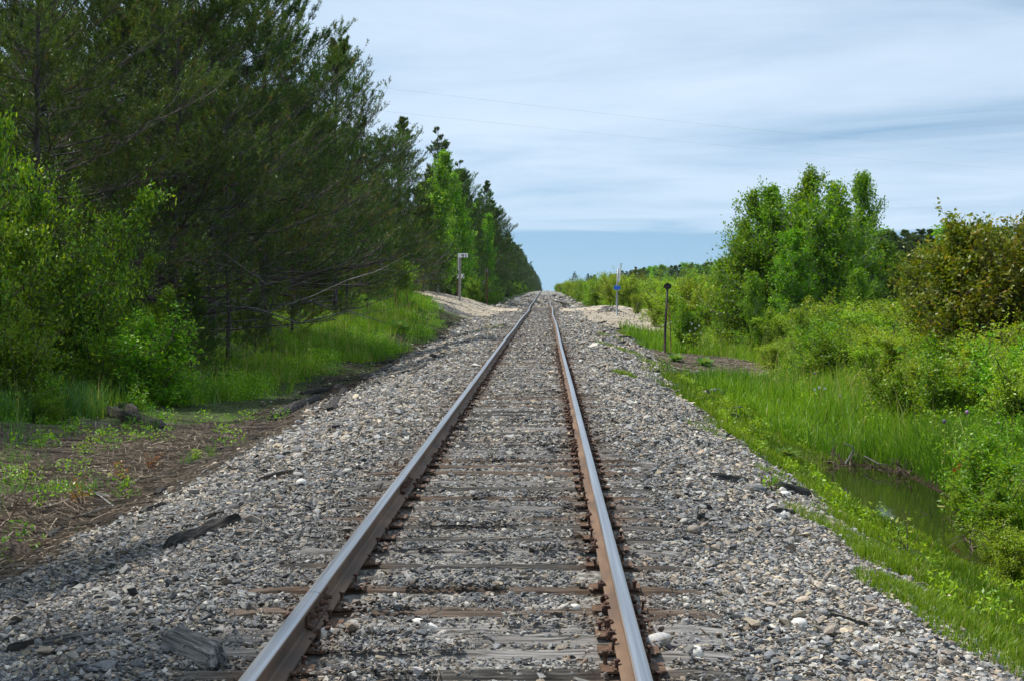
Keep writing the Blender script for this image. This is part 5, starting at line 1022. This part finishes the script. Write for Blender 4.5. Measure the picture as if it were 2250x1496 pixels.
# ------------------------------------------------------------------ world, sun
SUN_EL, SUN_AZ = R(60), R(-72)   # azimuth measured from +Y towards +X (negative = left)
w = bpy.data.worlds.new("World"); scene.world = w; w.use_nodes = True; nt = w.node_tree; nt.nodes.clear(); lk = nt.links.new
out = nt.nodes.new('ShaderNodeOutputWorld'); bg = nt.nodes.new('ShaderNodeBackground'); bg.inputs['Strength'].default_value = .12; lk(bg.outputs[0], out.inputs[0])
sky = nt.nodes.new('ShaderNodeTexSky'); sky.sky_type = 'NISHITA'; sky.sun_disc = False; sky.sun_elevation = SUN_EL; sky.sun_rotation = SUN_AZ; sky.altitude = 300; sky.dust_density = .4; sky.ozone_density = 2.5
tc = nt.nodes.new('ShaderNodeTexCoord'); sx = nt.nodes.new('ShaderNodeSeparateXYZ'); lk(tc.outputs['Generated'], sx.inputs[0])
zz = sx.outputs[2]
cmb = nt.nodes.new('ShaderNodeCombineXYZ'); lk(sx.outputs[0], cmb.inputs[0]); lk(sx.outputs[1], cmb.inputs[1]); lk(math_n(nt, 'ADD', math_n(nt, 'MAXIMUM', zz, 0.0), .17), cmb.inputs[2]); lk(cmb.outputs[0], sky.inputs['Vector'])
den = math_n(nt, 'ADD', math_n(nt, 'MAXIMUM', zz, 0.0), .045)
u = math_n(nt, 'DIVIDE', sx.outputs[0], den); v = math_n(nt, 'DIVIDE', sx.outputs[1], den)
pc = nt.nodes.new('ShaderNodeCombineXYZ'); lk(math_n(nt, 'ADD', math_n(nt, 'MULTIPLY', u, .75), 2.3), pc.inputs[0]); lk(math_n(nt, 'MULTIPLY', math_n(nt, 'ADD', v, math_n(nt, 'MULTIPLY', u, .25)), .8), pc.inputs[1])
n1 = nt.nodes.new('ShaderNodeTexNoise'); n1.inputs['Scale'].default_value = .62; n1.inputs['Detail'].default_value = 9; n1.inputs['Roughness'].default_value = .58; n1.inputs['Distortion'].default_value = .5; lk(pc.outputs[0], n1.inputs['Vector'])
r1 = ramp(nt, [(.27, (.12, .12, .12)), (.40, (.52, .52, .52)), (.53, (.80, .80, .80)), (.66, (1, 1, 1))]); lk(n1.outputs['Fac'], r1.inputs[0])
# the cloud sheet ends a little above the horizon
edge = math_n(nt, 'ADD', zz, math_n(nt, 'MULTIPLY', math_n(nt, 'SUBTRACT', n1.outputs['Fac'], .5), .012))
mr = nt.nodes.new('ShaderNodeMapRange'); mr.interpolation_type = 'SMOOTHSTEP'; mr.inputs['From Min'].default_value = .0315; mr.inputs['From Max'].default_value = .0365; lk(edge, mr.inputs['Value'])
cl = math_n(nt, 'MULTIPLY', r1.outputs[0], mr.outputs[0])
K = 1 / .12
skc = mixc(nt, 1.0, sky.outputs[0], (1.02, 1.08, .98), 'MULTIPLY')
cc = mixc(nt, math_n(nt, 'MULTIPLY', cl, .88), skc, (.64 * K, .765 * K, .905 * K)); lk(cc, bg.inputs['Color'])
sun = bpy.data.lights.new('sun', 'SUN'); sun.energy = 4.8; sun.angle = R(2); sun.color = (1, .95, .87); so = bpy.data.objects.new('sun', sun); COL.objects.link(so)
sd = Vector((math.sin(SUN_AZ) * math.cos(SUN_EL), math.cos(SUN_AZ) * math.cos(SUN_EL), math.sin(SUN_EL))); so.rotation_euler = (-sd).to_track_quat('-Z', 'Y').to_euler(); so.location = sd * 60

hz = MB(); box(hz, -3100, 3100, -450, 6100, -32, 90)
m, nt, out = nodes('haze_air'); pv = nt.nodes.new('ShaderNodeVolumePrincipled'); pv.inputs['Color'].default_value = (.62, .82, 1, 1); pv.inputs['Density'].default_value = .00006; pv.inputs['Anisotropy'].default_value = .2; nt.links.new(pv.outputs[0], out.inputs['Volume'])
tag(hz.build('haze', m), "thin bluish summer haze filling the air over the whole scene", 'haze', kind='stuff')
scene.view_settings.view_transform = 'Standard'; scene.view_settings.look = 'None'; scene.view_settings.gamma = 1; scene.view_settings.exposure = 0.25
scene.cycles.max_bounces = 6; scene.cycles.diffuse_bounces = 3; scene.cycles.glossy_bounces = 2; scene.cycles.transmission_bounces = 4
scene.cycles.use_adaptive_sampling = True; scene.cycles.adaptive_threshold = .02; scene.cycles.use_denoising = True
